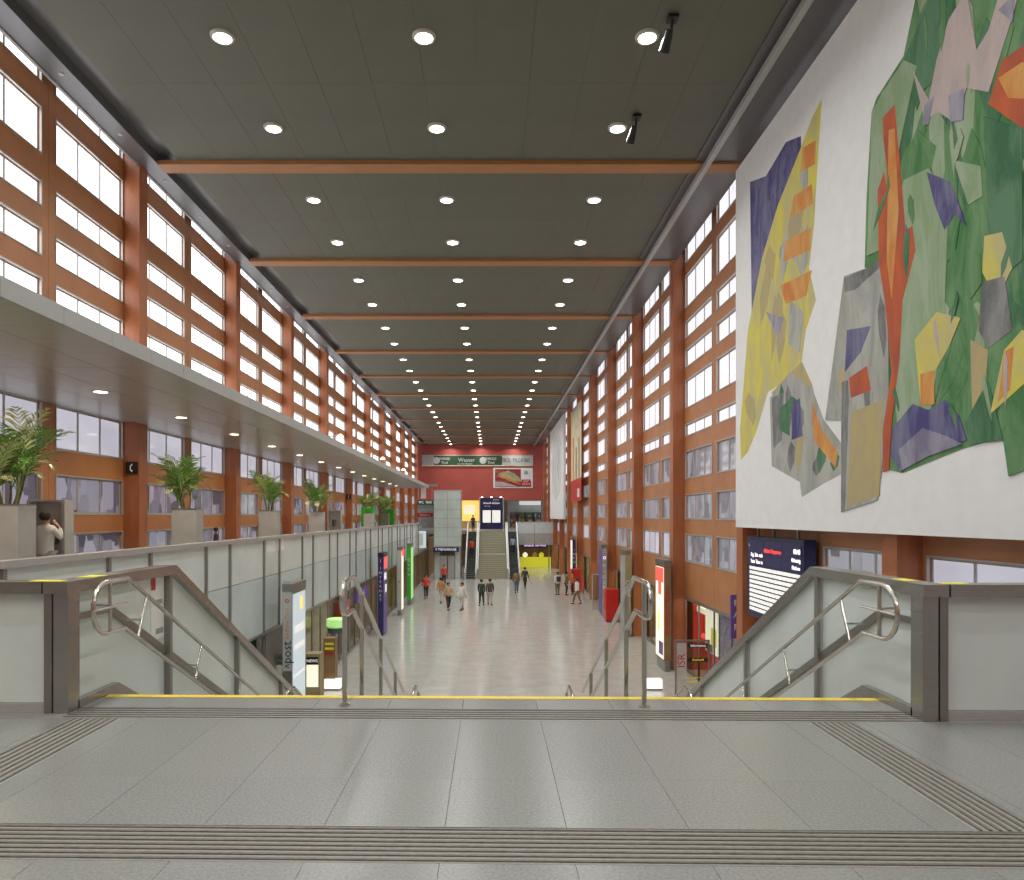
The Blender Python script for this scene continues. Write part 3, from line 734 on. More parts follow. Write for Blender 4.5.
# ------------------------------------------------------------------ murals on the right wall
def brush(name, base, var, s=1.3):
    m = bpy.data.materials.new('paint_'+name); m.use_nodes = True; nt = m.node_tree; b = nt.nodes['Principled BSDF']
    b.inputs['Roughness'].default_value = 0.75; b.inputs['Specular IOR Level'].default_value = 0.2
    tc = nt.nodes.new('ShaderNodeTexCoord'); mp = nt.nodes.new('ShaderNodeMapping'); mp.inputs['Scale'].default_value = (1, 1.6, 0.55)
    nt.links.new(tc.outputs['Object'], mp.inputs[0])
    n = nt.nodes.new('ShaderNodeTexNoise'); n.inputs['Scale'].default_value = s; n.inputs['Detail'].default_value = 8; n.inputs['Roughness'].default_value = 0.65
    n.inputs['Distortion'].default_value = 0.6
    nt.links.new(mp.outputs[0], n.inputs['Vector'])
    cr = nt.nodes.new('ShaderNodeValToRGB'); cr.color_ramp.elements[0].position = 0.40; cr.color_ramp.elements[1].position = 0.60
    cr.color_ramp.elements[0].color = (*base, 1); cr.color_ramp.elements[1].color = (*var, 1)
    nt.links.new(n.outputs['Fac'], cr.inputs[0]); nt.links.new(cr.outputs[0], b.inputs['Base Color'])
    M['paint_'+name] = m
brush('green', (0.07,0.20,0.07), (0.17,0.31,0.15)); brush('dark_green', (0.05,0.15,0.07), (0.12,0.24,0.14)); brush('pale_green', (0.25,0.36,0.20), (0.36,0.44,0.31))
brush('yellow', (0.66,0.58,0.10), (0.52,0.47,0.24)); brush('orange', (0.60,0.22,0.06), (0.66,0.36,0.12)); brush('red', (0.55,0.13,0.05), (0.40,0.10,0.06))
brush('navy', (0.08,0.07,0.20), (0.20,0.20,0.30)); brush('grey', (0.33,0.34,0.30), (0.46,0.46,0.42)); brush('dark_grey', (0.14,0.14,0.14), (0.28,0.28,0.27))
brush('pink', (0.54,0.44,0.42), (0.44,0.38,0.36)); brush('violet', (0.20,0.18,0.27), (0.36,0.35,0.40)); brush('ochre', (0.50,0.40,0.18), (0.42,0.36,0.22))
MF = 6.82
mur = thing('mural', (MF, 13, EYE), 'huge white mural panel with green, yellow and red painted fields on the right wall', 'mural')
MZ0, MZ1 = EYE-0.31, EYE+9.60
MB().box(MF, MF+0.20, 4.6, 20.62, MZ0, MZ1).obj('panel', 'plaster', mur)
def mpt(x, y):
    D = MF*FPX/(x-VX); return (D, EYE+(VY-y)*D/FPX)
def patches(parent, lst, face, fn):
    for i, (c, pts) in enumerate(lst):
        poly = [fn(*p) for p in pts]
        d = 0.00014*(i+1)
        if sum(poly[j][0]*poly[(j+1) % len(poly)][1]-poly[(j+1) % len(poly)][0]*poly[j][1] for j in range(len(poly))) > 0: poly = poly[::-1]
        tri = tessellate_polygon([[Vector((0, y, z)) for y, z in poly]])
        n = len(poly)
        vs = [(face-d, y, z) for y, z in poly]+[(face-0.0002, y, z) for y, z in poly]
        fs_ = []
        for t3 in tri:
            p0, p1, p2 = (poly[q] for q in t3)
            cr_ = (p1[0]-p0[0])*(p2[1]-p0[1])-(p2[0]-p0[0])*(p1[1]-p0[1])
            fs_.append(tuple(t3) if cr_ < 0 else tuple(reversed(t3)))
        fs_ += [(j, (j+1) % n, n+(j+1) % n, n+j) for j in range(n)]
        me = bpy.data.meshes.new('painted_field'); me.from_pydata(vs, [], fs_)
        me.materials.append(M['paint_'+c]); o = link('painted_field', me, parent, (0,0,0))
# an abstract arrangement of colour fields
PATCH = [
 ('navy', [(750,182),(766,176),(786,142),(801,136),(803,200),(790,262),(772,322),(752,332)]),
 ('yellow', [(778,205),(800,150),(812,118),(822,98),(818,158),(814,226),(809,268),(816,300),(806,330),(800,372),(768,392),(757,430),(748,452),(741,460),(740,430),(748,330),(762,258)]),
 ('orange', [(803,148),(816,140),(815,164),(801,172)]), ('orange', [(794,196),(812,184),(813,204),(790,218)]), ('orange', [(786,240),(811,228),(810,250),(783,262)]),
 ('orange', [(780,286),(812,270),(806,296),(786,304)]),
 ('violet', [(766,312),(784,318),(778,338)]), ('grey', [(790,300),(804,312),(800,352),(788,344)]),
 ('ochre', [(772,392),(802,362),(812,384),(818,410),(812,440),(796,452),(772,456)]),
 ('grey', [(770,398),(790,372),(812,388),(824,420),(842,444),(842,474),(826,482),(802,497),(800,482),(772,466)]),
 ('dark_grey', [(772,398),(784,392),(782,440),(774,448)]), ('navy', [(792,404),(800,398),(803,436),(792,440)]), ('dark_green', [(780,408),(790,400),(790,436),(780,430)]), ('orange', [(812,400),(822,430),(838,452),(836,468),(814,440)]),
 ('green', [(930,-70),(904,56),(877,98),(872,112),(867,196),(865,268),(885,268),(880,420),(889,470),(903,473),(962,449),(1003,437),(1009,476),(1060,458),(1110,490),(1180,480),(1260,540),(1330,500),(1330,-320),(1000,-180)]),
 ('grey', [(845,276),(868,268),(887,256),(889,330),(890,402),(882,474),(878,500),(842,512),(842,420),(826,420),(834,360)]),
 ('dark_grey', [(845,278),(868,268),(887,256),(887,262),(856,290),(846,292)]), ('navy', [(848,330),(872,326),(862,352),(846,372)]), ('red', [(850,378),(868,366),(872,390),(852,398)]), ('dark_grey', [(843,382),(849,380),(850,400),(846,510),(842,512)]),
 ('ochre', [(853,412),(884,400),(880,496),(848,506)]),
 ('pale_green', [(884,262),(905,180),(930,168),(950,200),(945,330),(930,420),(900,440),(892,350)]),
 ('dark_green', [(905,60),(930,0),(955,-20),(960,60),(925,90),(918,110)]), ('pale_green', [(873,112),(884,92),(905,60),(918,66),(900,150),(880,250),(868,256)]),
 ('pink', [(914,70),(930,100),(938,60),(950,20),(968,-10),(978,50),(990,30),(1002,-10),(1024,-20),(1010,30),(990,92),(968,88),(955,122),(940,112),(926,120)]),
 ('violet', [(950,96),(966,88),(964,120),(952,122)]), ('violet', [(926,104),(936,96),(930,124),(924,126)]), ('violet', [(1000,10),(1018,-8),(1014,22)]),
 ('red', [(884,118),(896,104),(901,160),(907,230),(914,226),(917,250),(904,300),(901,360),(893,420),(890,470),(884,472),(884,430),(893,372),(886,300),(880,262),(879,190),(886,170)]),
 ('orange', [(890,130),(896,128),(900,210),(893,300),(888,260)]),
 ('navy', [(928,172),(952,182),(968,226),(956,214),(946,230),(936,204)]),
 ('pale_green', [(955,160),(982,166),(984,196),(970,205)]),
 ('dark_green', [(985,116),(1024,130),(1024,260),(1000,280),(990,230)]), ('red', [(990,104),(1004,60),(1024,46),(1080,40),(1080,150),(1024,128)]), ('orange', [(1000,78),(1024,62),(1070,70),(1060,100),(1010,98)]),
 ('yellow', [(986,236),(1004,232),(1014,268),(998,300),(984,272)]), ('dark_grey', [(984,282),(1006,276),(1014,330),(990,348),(980,330)]), ('ochre', [(972,340),(990,350),(984,420),(974,424)]),
 ('yellow', [(916,340),(938,312),(962,318),(950,348),(936,372),(936,402),(922,402)]), ('orange', [(922,374),(936,370),(936,404),(922,406)]),
 ('navy', [(894,428),(914,404),(930,410),(946,400),(960,416),(968,440),(946,448),(918,458),(902,472),(892,456)]), ('violet', [(900,450),(924,428),(948,436),(964,444),(930,456),(904,470)]),
 ('dark_green', [(966,424),(990,380),(1004,440),(972,444)]), ('yellow', [(992,414),(1006,350),(1024,330),(1050,340),(1030,380),(1008,400)]), ('orange', [(1006,352),(1016,346),(1012,390),(1000,402)]),
 ('green', [(1005,438),(1016,400),(1060,400),(1060,458),(1010,476)]), ('violet', [(1080,100),(1150,60),(1180,200),(1120,260)]), ('ochre', [(1080,300),(1140,280),(1160,400),(1100,420)]),
]
def inside(p, poly):
    r_ = False; n = len(poly)
    for j in range(n):
        (x1, y1), (x2, y2) = poly[j], poly[(j+1) % n]
        if (y1 > p[1]) != (y2 > p[1]) and p[0] < (x2-x1)*(p[1]-y1)/(y2-y1)+x1: r_ = not r_
    return r_
def strokes(region, cols, n, wmin, wmax, lmin, lmax, rnd, lean=0.3):
    """tapering vertical strokes that stay within one field"""
    out = []; xs = [p[0] for p in region]; ys = [p[1] for p in region]; tries = 0
    while len(out) < n and tries < n*30:
        tries += 1
        x = rnd.uniform(min(xs), min(max(xs), 1100)); y = rnd.uniform(max(min(ys), -30), max(ys)); w_ = rnd.uniform(wmin, wmax); l_ = rnd.uniform(lmin, lmax); k_ = rnd.uniform(-lean, lean)*l_
        pl_ = [(x, y), (x+w_*0.6, y+l_*0.2), (x+w_*0.5+k_*0.6, y+l_*0.7), (x+k_, y+l_), (x-w_*0.5+k_*0.6, y+l_*0.6), (x-w_*0.4, y+l_*0.25)]
        if all(inside(q_, region) for q_ in pl_): out.append((rnd.choice(cols), pl_))
    return out
rnd_ = random.Random(5)
GREEN = PATCH[14][1]; YEL = PATCH[1][1]; GR1 = PATCH[9][1]; GR2 = PATCH[15][1]
cut = 18
FULL = PATCH[:2]+strokes(YEL, ['ochre', 'yellow', 'grey', 'yellow'], 26, 6, 14, 30, 90, rnd_, 0.15)+PATCH[2:10]+strokes(GR1, ['dark_grey', 'grey', 'ochre', 'dark_green'], 12, 4, 9, 16, 50, rnd_, 0.1)+PATCH[10:15]
FULL += strokes(GREEN, ['dark_green', 'green', 'pale_green', 'green', 'dark_green'], 90, 10, 34, 40, 130, rnd_, 0.25)
FULL += PATCH[15:16]+strokes(GR2, ['grey', 'dark_grey', 'ochre'], 9, 5, 12, 30, 80, rnd_, 0.1)+PATCH[16:]
FULL += strokes(GREEN, ['pale_green', 'dark_green', 'ochre', 'pink', 'green'], 26, 2, 6, 20, 60, rnd_, 0.3)
patches(mur, FULL, MF, mpt)
mur2 = thing('mural', (MF, 77, EYE), 'distant white mural panel with faint grey painting on the right wall', 'mural')
MB().box(MF, MF+0.20, 69.5, 85.5, MZ0, MZ1).obj('panel', 'plaster', mur2)
brush('faint', (0.62,0.62,0.60), (0.74,0.74,0.73)); brush('faint_dark', (0.48,0.48,0.46), (0.66,0.66,0.65))
P2 = [('faint', [(71,7.0),(75,8.5),(80,8.2),(83.5,6.0),(82,2.5),(78,1.6),(73,2.4),(71.5,4.5)]), ('faint_dark', [(73,6),(75.5,7.6),(76.5,4.8),(74.5,3.4)]), ('faint_dark', [(77.4,6.8),(79.2,5.4),(78.8,2.6),(77.6,2.4)]), ('faint_dark', [(80,6.8),(82,5.8),(81.5,3.4),(80.2,3.6)])]
patches(mur2, P2, MF, lambda y, z: (y, EYE+z))
ban = thing('wall_banner', (6.95, 60.5, EYE+5), 'tall cream and red fabric banner hanging on the right wall', 'banner')
MB().box(6.95, 6.97, 57.0, 64.2, EYE+3.0, EYE+8.9).obj('cream_field', 'shop_cream', ban)
MB().box(6.95, 6.97, 57.0, 64.2, EYE+1.2, EYE+3.0).obj('red_field', 'red', ban)
MB().tube([(6.96, 56.9, EYE+8.92), (6.96, 64.3, EYE+8.92)], 0.04).obj('hanging_rod', 'steel', ban)
for y0, y1, z0, z1, mm in ((58.0,58.8,3.0,6.2,'shop_olive'),(60.0,60.7,3.0,5.6,'shop_brown'),(62.0,62.9,3.0,6.6,'shop_orange'),(58.2,59.6,1.5,2.2,'white')):
    MB().box(6.945, 6.95, y0, y1, EYE+z0, EYE+z1).obj('printed_field', mm, ban)

# ------------------------------------------------------------------ departure board under the near mural
bd = thing('departure_board', (7.24, 18.6, 0), 'navy train departure board with white rows under the mural', 'departure board')
by0, by1, bz0, bz1 = 16.8, 20.5, EYE-2.72, EYE-0.55
MB().box(7.10, 7.38, by0, by1, bz0, bz1).obj('case', 'navy', bd)
for y in (17.4, 18.9, 20.0): MB().box(7.2, 7.26, y-0.03, y+0.03, bz1, MZ0-0.002).obj('hanger', 'steel_dark', bd)
for j in range(3):
    a = by0+0.1+(by1-by0-0.2)*j/3; MB().box(7.088, 7.10, a+0.01, a+(by1-by0-0.2)/3-0.01, EYE-1.30, bz1-0.12).obj('header_panel', 'navy_sign', bd)
nr = 10; z1_, z0_ = EYE-1.36, EYE-2.58
for j in range(nr):
    a = z1_-(z1_-z0_)*j/nr
    for q in range(4):
        ya = by1-0.22-(by1-by0-0.4)*[0, .16, .72, .9][q]; yb = by1-0.22-(by1-by0-0.4)*[.155, .715, .895, 1.0][q]
        MB().box(7.085, 7.10, ya, yb, a-(z1_-z0_)/nr*0.68, a).obj('row_panel', 'lit_white', bd)
text('Abfahrt Departure', 0.15, bd, (7.086, 18.65, EYE-0.90), FACE_XN, 'lit_text_red')
text('08:48', 0.17, bd, (7.086, 17.15, EYE-0.84), FACE_XN, 'lit_text_white')
text('Zug  Zeit  nach', 0.14, bd, (7.086, 19.75, EYE-1.04), FACE_XN, 'lit_text_white')
text('Train  Time  to', 0.14, bd, (7.086, 19.75, EYE-1.22), FACE_XN, 'lit_text_white')
text('Bahnsteig', 0.13, bd, (7.086, 17.2, EYE-1.04), FACE_XN, 'lit_text_white')
text('Platform', 0.13, bd, (7.086, 17.2, EYE-1.22), FACE_XN, 'lit_text_white')
text('»', 0.2, bd, (7.086, 20.3, EYE-0.78), FACE_XN, 'white')

# ------------------------------------------------------------------ shop fronts of the lower hall
def shop(xf, sgn, y0, y1, ztop, wallm, label, npane=3, light=True, deep=2.6, es=None, door=True, shelves=True, seed=1):
    """sgn +1: the shop lies beyond the wall towards +x"""
    rnd = random.Random(seed)
    t = thing('shop', (xf, (y0+y1)/2, ZF), label, 'shop')
    xb = xf+sgn*deep; fd = sgn*0.05
    f = MB()
    f.box(xf, xf+fd, y0, y1, ztop-0.12, ztop).box(xf, xf+fd, y0, y0+0.08, ZF, ztop-0.12).box(xf, xf+fd, y1-0.08, y1, ZF, ztop-0.12).box(xf, xf+fd, y0+.08, y1-.08, ZF, ZF+0.10)
    f.obj('frame', 'mullion', t)
    pw = (y1-y0-0.16)/npane
    for i in range(npane):
        a = y0+0.08+i*pw
        if i: MB().box(xf, xf+fd, a-0.025, a+0.025, ZF+0.10, ztop-0.12).obj('upright', 'mullion', t)
        MB().box(xf+sgn*0.02, xf+sgn*0.03, a+0.025, a+pw-0.025, ZF+0.10, ztop-0.12).obj('pane', 'shop_glass', t)
    MB().box(xb, xb+sgn*0.08, y0, y1, ZF, ztop+0.1).obj('back_wall', wallm, t)
    MB().box(xf+fd, xb, y0-0.05, y0, ZF, ztop+0.1).obj('side_wall', wallm, t)
    MB().box(xf+fd, xb, y1, y1+0.05, ZF, ztop+0.1).obj('side_wall', wallm, t)
    MB().box(xf+fd, xb, y0, y1, ztop+0.1, ztop+0.16).obj('soffit', 'shop_grey', t)
    if light:
        n = max(1, int((y1-y0)/2))
        for i in range(n):
            yc = y0+(y1-y0)*(i+0.5)/n
            MB().box(xf+sgn*0.5, xf+sgn*(deep-0.5), yc-0.16, yc+0.16, ztop+0.05, ztop+0.095).obj('light_panel', 'shop_light', t)
    if shelves:
        for i in range(max(2, int((y1-y0)/1.9))):
            yc = y0+0.7+1.8*i
            if yc+0.6 > y1: break
            sh = MB()
            sx = xb-sgn*0.45
            sh.box(sx, xb-sgn*0.01, yc-0.6, yc-0.56, ZF, ZF+1.9).box(sx, xb-sgn*0.01, yc+0.56, yc+0.6, ZF, ZF+1.9)
            for z in (0.1, 0.65, 1.2, 1.75): sh.box(sx, xb-sgn*0.01, yc-0.56, yc+0.56, ZF+z, ZF+z+0.03)
            so = sh.obj('shelf', 'shop_brown', t)
            for z in (0.13, 0.68, 1.23, 1.78):
                yy = yc-0.5
                while yy < yc+0.4:
                    ww = rnd.uniform(0.12, 0.3); hh = rnd.uniform(0.15, 0.42)
                    MB().box(sx+sgn*0.05, xb-sgn*0.1, yy, min(yy+ww, yc+0.54), ZF+z, ZF+z+hh).obj('goods', 'goods_%d' % rnd.randrange(7), so)
                    yy += ww+0.03
    return t
ZS = EYE-3.10
# left, under the gallery
LB = [(16.2,'shop_teal','dim shop front with a dark screen under the near gallery',False),(20.2,'shop_grey','grey shop front behind the pale information totem',False),
      (24.2,'shop_cream','pale glazed shop front beside the round green display',True),(28.2,'shop_brown','brown shop front behind the free-standing handrail',True),
      (32.2,'shop_cream','cream shop front under a purple and red sign',True),(36.2,'shop_orange','orange lit shop front beside the dark blue totem',True),
      (40.2,'shop_orange','orange lit shop front between the blue and green totems',True),(44.2,'shop_gold','gold lit shop front at the red-topped totem',True),
      (48.2,'shop_gold','gold lit shop front at the green totem',True),(52.2,'shop_orange','orange lit shop front beyond the green totem',True),
      (56.2,'shop_gold','second warm shop front beyond the green totem',True),(60.2,'shop_orange','third warm shop front beyond the green totem',True),(64.2,'shop_gold','second last warm shop front under the gallery, by the lift',True),(68.2,'shop_orange','last warm shop front under the gallery, behind the lift',True)]
for i, (y0, wm, lab, lit) in enumerate(LB):
    shop(GX-0.05, -1, y0, y0+3.9, ZS, wm, lab, npane=3 if i % 2 == 0 else 2, light=lit, shelves=(i > 2), seed=30+i, deep=2.6 if i < 2 else 1.5 if i < 5 else 1.15)
blk = MB().box(GX, GX-0.15, 6.0, 16.2, ZF, ZS).obj('wall_undercroft', 'shop_grey'); structure(blk, 'plain wall under the near end of the gallery')
blk = MB().box(GX, GX-0.15, 72.2, 86, ZF, -0.55).obj('wall_undercroft_far', 'shop_brown'); structure(blk, 'plain wall under the far end of the gallery')
t = thing('wall_screen', (-6.5, 18.5, ZF+1.7), 'dark teal screen behind the near shop glass', 'screen')
MB().box(-6.52, -6.46, 16.9, 19.4, ZF+1.35, ZF+2.75).obj('panel', 'shop_teal', t); MB().box(-6.53, -6.50, 16.8, 19.5, ZF+1.27, ZF+2.83).obj('bezel', 'black', t)
t = thing('shop_sign', (GX+0.1, 34.5, -2), 'purple sign with white lettering over the cream shop front', 'sign')
MB().box(GX-0.049, GX+0.12, 33.1, 36.0, -2.27, -1.75).obj('board', 'purple', t)
text('Tabak', 0.42, t, (GX+0.125, 34.5, -2.0), FACE_XP, 'white')
t = thing('shop_sign', (GX+0.1, 31.0, -2), 'small square red sign beside the purple shop sign', 'sign')
MB().box(GX-0.049, GX+0.12, 29.8, 31.3, -2.55, -1.85).obj('board', 'red', t)
MB().box(GX+0.12, GX+0.125, 30.1, 31.0, -2.25, -2.15).obj('white_bar', 'white', t)
# right
RB = {1:('shop_red','red lit bar front in the nearest bay of the right wall'),2:('shop_brown','brown shop front beyond the tall lit advert totem'),3:('shop_olive','olive shop front beside the lettered glass totem'),
      4:('shop_olive','olive shop front at the red vending machine'),5:('shop_olive','dark shop front between the two red machines'),6:('shop_cream','pale shop front behind the waiting group'),
      7:('shop_brown','distant brown shop front under the fabric banner'),8:('shop_orange','last distant shop front of the right wall')}
for k, (wm, lab) in RB.items():
    shop(XR, 1, pc(k)+0.25, pc(k+1)-0.25, ZS, wm, lab, npane=4, light=True, shelves=(k > 1), seed=60+k)
# inside the bar: counter, stools, posters, red lamps
t = thing('bar_poster', (7.75, 25.4, ZF+2), 'bright yellow and white lit poster in the bar window', 'poster')
MB().box(7.62, 7.66, 24.9, 26.3, ZF+1.2, ZF+2.75).obj('panel', 'lit_cream', t)
MB().box(7.61, 7.62, 25.0, 25.6, ZF+1.5, ZF+2.1).obj('printed_field', 'lit_yellow', t); MB().box(7.61, 7.62, 25.4, 26.2, ZF+1.22, ZF+1.5).obj('printed_field', 'shop_grey', t)
t = thing('bar_poster', (7.75, 23.3, ZF+2), 'violet patterned poster with a round motif in the bar window', 'poster')
brush('violet_mix', (0.26,0.20,0.42), (0.50,0.40,0.55), 9.0)
MB().box(7.62, 7.66, 22.5, 24.6, ZF+0.95, ZF+2.75).obj('panel', 'paint_violet_mix', t)
ring = MB(); pts = [(7.612, 23.55+0.62*math.cos(a), ZF+1.85+0.62*math.sin(a)) for a in [i*math.pi/12 for i in range(25)]]
ring.tube(pts, 0.03, 6, False).obj('round_motif', 'paint_pink', t)
t = thing('bar_counter', (9.2, 25, ZF), 'wooden bar counter in the red bar', 'counter')
MB().box(8.9, 9.4, 22.5, 27.5, ZF+0.001, ZF+1.05).obj('front', 'shop_brown', t); MB().box(8.8, 9.45, 22.4, 27.6, ZF+1.05, ZF+1.1).obj('top', 'wood_beam', t)
for i in range(4):
    y = 22.9+1.2*i
    s_ = thing('bar_stool', (8.3, y, ZF), '%s wooden stool at the red bar, counted from the near end' % ORD[i], 'stool', 'stools at the red bar')
    MB().lathe([(0.17,0.70),(0.18,0.72),(0.18,0.75),(0.15,0.76)], (8.3, y, ZF), 14).obj('seat', 'wood_beam', s_)
    for q in range(4):
        a = math.pi/4+q*math.pi/2
        MB().tube([(8.3+0.19*math.cos(a), y+0.19*math.sin(a), ZF+0.001), (8.3+0.11*math.cos(a), y+0.11*math.sin(a), ZF+0.71)], 0.016, 6).obj('leg', 'shop_brown', s_)
for i in range(4):
    y = 25.3+0.85*i
    s_ = thing('pendant_lamp', (8.0, y, ZS), '%s glowing red pendant lamp in the bar, counted from the near end' % ORD[i], 'lamp', 'red pendant lamps in the bar')
    MB().tube([(8.0, y, ZS+0.1), (8.0, y, ZF+1.5)], 0.008, 5).obj('cord', 'black', s_)
    MB().lathe([(0.02,0.12),(0.10,0.06),(0.11,0.0),(0.07,-0.07),(0.01,-0.09)], (8.0, y, ZF+1.42), 12).obj('globe', 'lit_red', s_)
t = thing('strip_light', (8.1, 27, ZS), 'white strip light in the red bar', 'lamp'); MB().box(7.9, 8.1, 26.2, 28.4, ZS-0.55, ZS-0.35).obj('tube', 'lit_cream', t)
MB().box(7.97, 8.03, 27.2, 27.3, ZS-0.35, ZS+0.1).obj('hanger', 'steel', t)
t = thing('blade_sign', (7.2, 21.6, -1.9), 'purple vertical blade sign with white symbols beside the bar', 'sign')
yS = 21.9
MB().box(7.10, 7.42, yS, yS+0.10, EYE-3.62, EYE-2.34).obj('board', 'purple', t); MB().box(7.42, 7.499, yS+0.02, yS+0.08, EYE-2.7, EYE-2.6).obj('bracket', 'steel_dark', t)
for j, ch in enumerate('BAR'): text(ch, 0.26, t, (7.26, yS-0.004, EYE-2.58-0.36*j), FACE_CAM, 'white')

# ------------------------------------------------------------------ totems
def totem(side, x, y0, label, endm, facem, topcol=None, txt=None, txtm='white', tsize=0.2, extra=(), ln=1.4, ztop=EYE-1.70, stand='steel_dark', base=0.42):
    if side == 'left': ztop -= 0.14
    """face parallel to the wall from y0 to y0+ln; narrow end towards the viewer"""
    th = 0.26; s_ = 1 if side == 'left' else -1   # lit face towards the middle of the hall
    xa, xb = x-s_*th, x
    t = thing('totem', ((xa+xb)/2, y0+ln/2, ZF), label, 'totem', 'tall advertising totems in the lower hall')
    MB().box(xa+s_*0.03, xb-s_*0.03, y0+0.05, y0+ln-0.05, ZF, ZF+base).obj('foot', stand, t)
    MB().box(xa, xb, y0, y0+ln, ZF+base, ztop).obj('body', endm, t)
    MB().box(xb, xb+s_*0.02, y0+0.06, y0+ln-0.06, ZF+base+0.05, ztop-0.28).obj('poster', facem, t)
    MB().box(xa-s_*0.01, xb+s_*0.025, y0-0.01, y0+ln+0.01, ztop-0.20, ztop+0.01).obj('cap', stand, t)
    for (z0, z1, ya, yb, mm) in extra: MB().box(xb+s_*0.02, xb+s_*0.026, y0+ya, y0+yb, ZF+z0, ZF+z1).obj('printed_field', mm, t)
    if txt:
        for (body, size, zc, mm, turned) in txt:
            if turned: text(body, size, t, ((xa+xb)/2, y0-0.005, ZF+zc), (R(90), R(-90), 0), mm)
            else:
                for j, ch in enumerate(body): text(ch, size, t, ((xa+xb)/2, y0-0.005, ZF+zc-j*size*1.18), FACE_CAM, mm)
    return t
t = totem('left', -5.35, 19.9, 'tall pale totem with vertical black post lettering and bluish lit poster', 'steel_dark', 'lit_blue', base=0.3,
      txt=[('post', 0.34, 2.28, 'black', True), ('InfoPoint Tirol', 0.14, 3.05, 'shop_orange', True), ('<', 0.25, 1.90, 'black', False), ('o', 0.24, 3.68, 'red', False), (':', 0.2, 4.02, 'navy', False)],
      extra=[(3.35,3.70,0.75,1.05,'lit_orange'),(2.75,2.95,0.2,1.2,'lit_white'),(2.3,2.42,0.2,1.2,'lit_white'),(1.55,1.62,0.08,1.32,'lit_white')])
MB().box(-5.60, -5.36, 19.896, 19.9, ZF+1.78, ZF+4.2).obj('end_plate', 'planter_steel', t)
totem('left', -5.35, 36.7, 'dark blue totem with white vertical lettering and violet poster', 'navy_sign', 'purple', base=0.05, stand='black',
      txt=[('INTERNET', 0.19, 3.35, 'white', False), ('i', 0.26, 3.72, 'white', False)], extra=[(3.3,3.9,0.2,1.2,'lit_red'),(2.75,3.1,0.2,1.0,'lit_white'),(2.1,2.5,0.5,1.1,'lit_white')])
totem('left', -5.35, 44.2, 'slim totem with red square head and white lit face', 'planter_steel', 'lit_cream', base=0.3, txt=[('P', 0.2, 2.0, 'black', False)], extra=[(3.55,3.95,0.1,1.3,'lit_red')], ln=0.9)
totem('left', -5.35, 49.4, 'bright green totem with white lettering in the middle and lit edge', 'green_bright', 'lit_green', base=0.35,
      txt=[('CITY', 0.28, 3.0, 'white', False)])
totem('right', 6.60, 28.2, 'tall advert totem with red, white and blue lit poster beside a pillar', 'shop_brown', 'lit_cream', base=0.42,
      txt=[('REISEZENTRUM', 0.26, 2.3, 'red', True)], extra=[(3.4,3.95,0.06,1.34,'lit_red'),(2.9,3.4,0.4,0.9,'lit_red'),(0.6,1.1,0.1,0.8,'purple'),(1.5,2.2,0.7,1.0,'lit_orange')])
totem('right', 6.60, 36.3, 'olive glass totem with white vertical lettering beside the third pillar', 'shop_olive', 'shop_grey', base=0.3, txt=[('LIBRO', 0.3, 2.4, 'white', True)])
totem('right', 6.60, 43.9, 'violet totem with white round emblem and vertical lettering', 'shop_grey', 'purple', base=0.1,
      txt=[('o', 0.4, 3.5, 'lit_violet', False), ('KIOSK', 0.28, 3.0, 'white', False)], extra=[(0.2,1.4,0.1,1.3,'purple')])
totem('right', 6.60, 59.9, 'distant narrow blue-grey totem beside the far red machine', 'navy_sign', 'lit_white', base=0.2, txt=[('INFO', 0.28, 3.2, 'white', False)])

# glass information stand near the foot of the stair, right
t = thing('info_stand', (6.2, 23.0, ZF), 'framed glass stand with black and yellow lettered strips by the bar', 'info stand')
ax, bx_, yI = 5.72, 6.80, 23.0
f = MB(); f.box(ax, ax+0.05, yI, yI+0.05, ZF, ZF+2.10).box(bx_-0.05, bx_, yI, yI+0.05, ZF, ZF+2.10).box(ax+.05, bx_-.05, yI, yI+0.05, ZF+2.05, ZF+2.10).box(ax+.05, bx_-.05, yI, yI+.05, ZF+0.25, ZF+0.30)
f.obj('frame', 'mullion', t)
MB().box(ax+0.05, bx_-0.05, yI+0.02, yI+0.03, ZF+0.30, ZF+2.05).obj('pane', 'shop_glass', t)
MB().box(ax+0.06, ax+0.36, yI+0.008, yI+0.018, ZF+0.85, ZF+2.0).obj('side_panel', 'planter_steel', t)
text('ISR', 0.34, t, (ax+0.21, yI+0.004, ZF+1.45), (R(90), R(-90), 0), 'shop_red')
for z, mm, tm in ((1.92, 'black', 'lit_white'), (1.48, 'black', 'lit_yellow')):
    MB().box(ax+0.38, bx_-0.06, yI+0.006, yI+0.018, ZF+z-0.06, ZF+z+0.06).obj('strip', mm, t)
    text('Information' if z > 1.6 else 'Auskunft', 0.10, t, (ax+0.72, yI+0.002, ZF+z), FACE_CAM, tm)
MB().box(ax+0.38, bx_-0.06, yI+0.006, yI+0.018, ZF+0.76, ZF+0.80).obj('strip', 'yellow_mark', t); MB().box(ax+0.38, bx_-0.06, yI+0.006, yI+0.018, ZF+0.90, ZF+0.94).obj('strip', 'yellow_mark', t)
MB().box(bx_-0.36, bx_-0.31, yI+0.006, yI+0.018, ZF+0.5, ZF+1.42).obj('upright_strip', 'black', t)

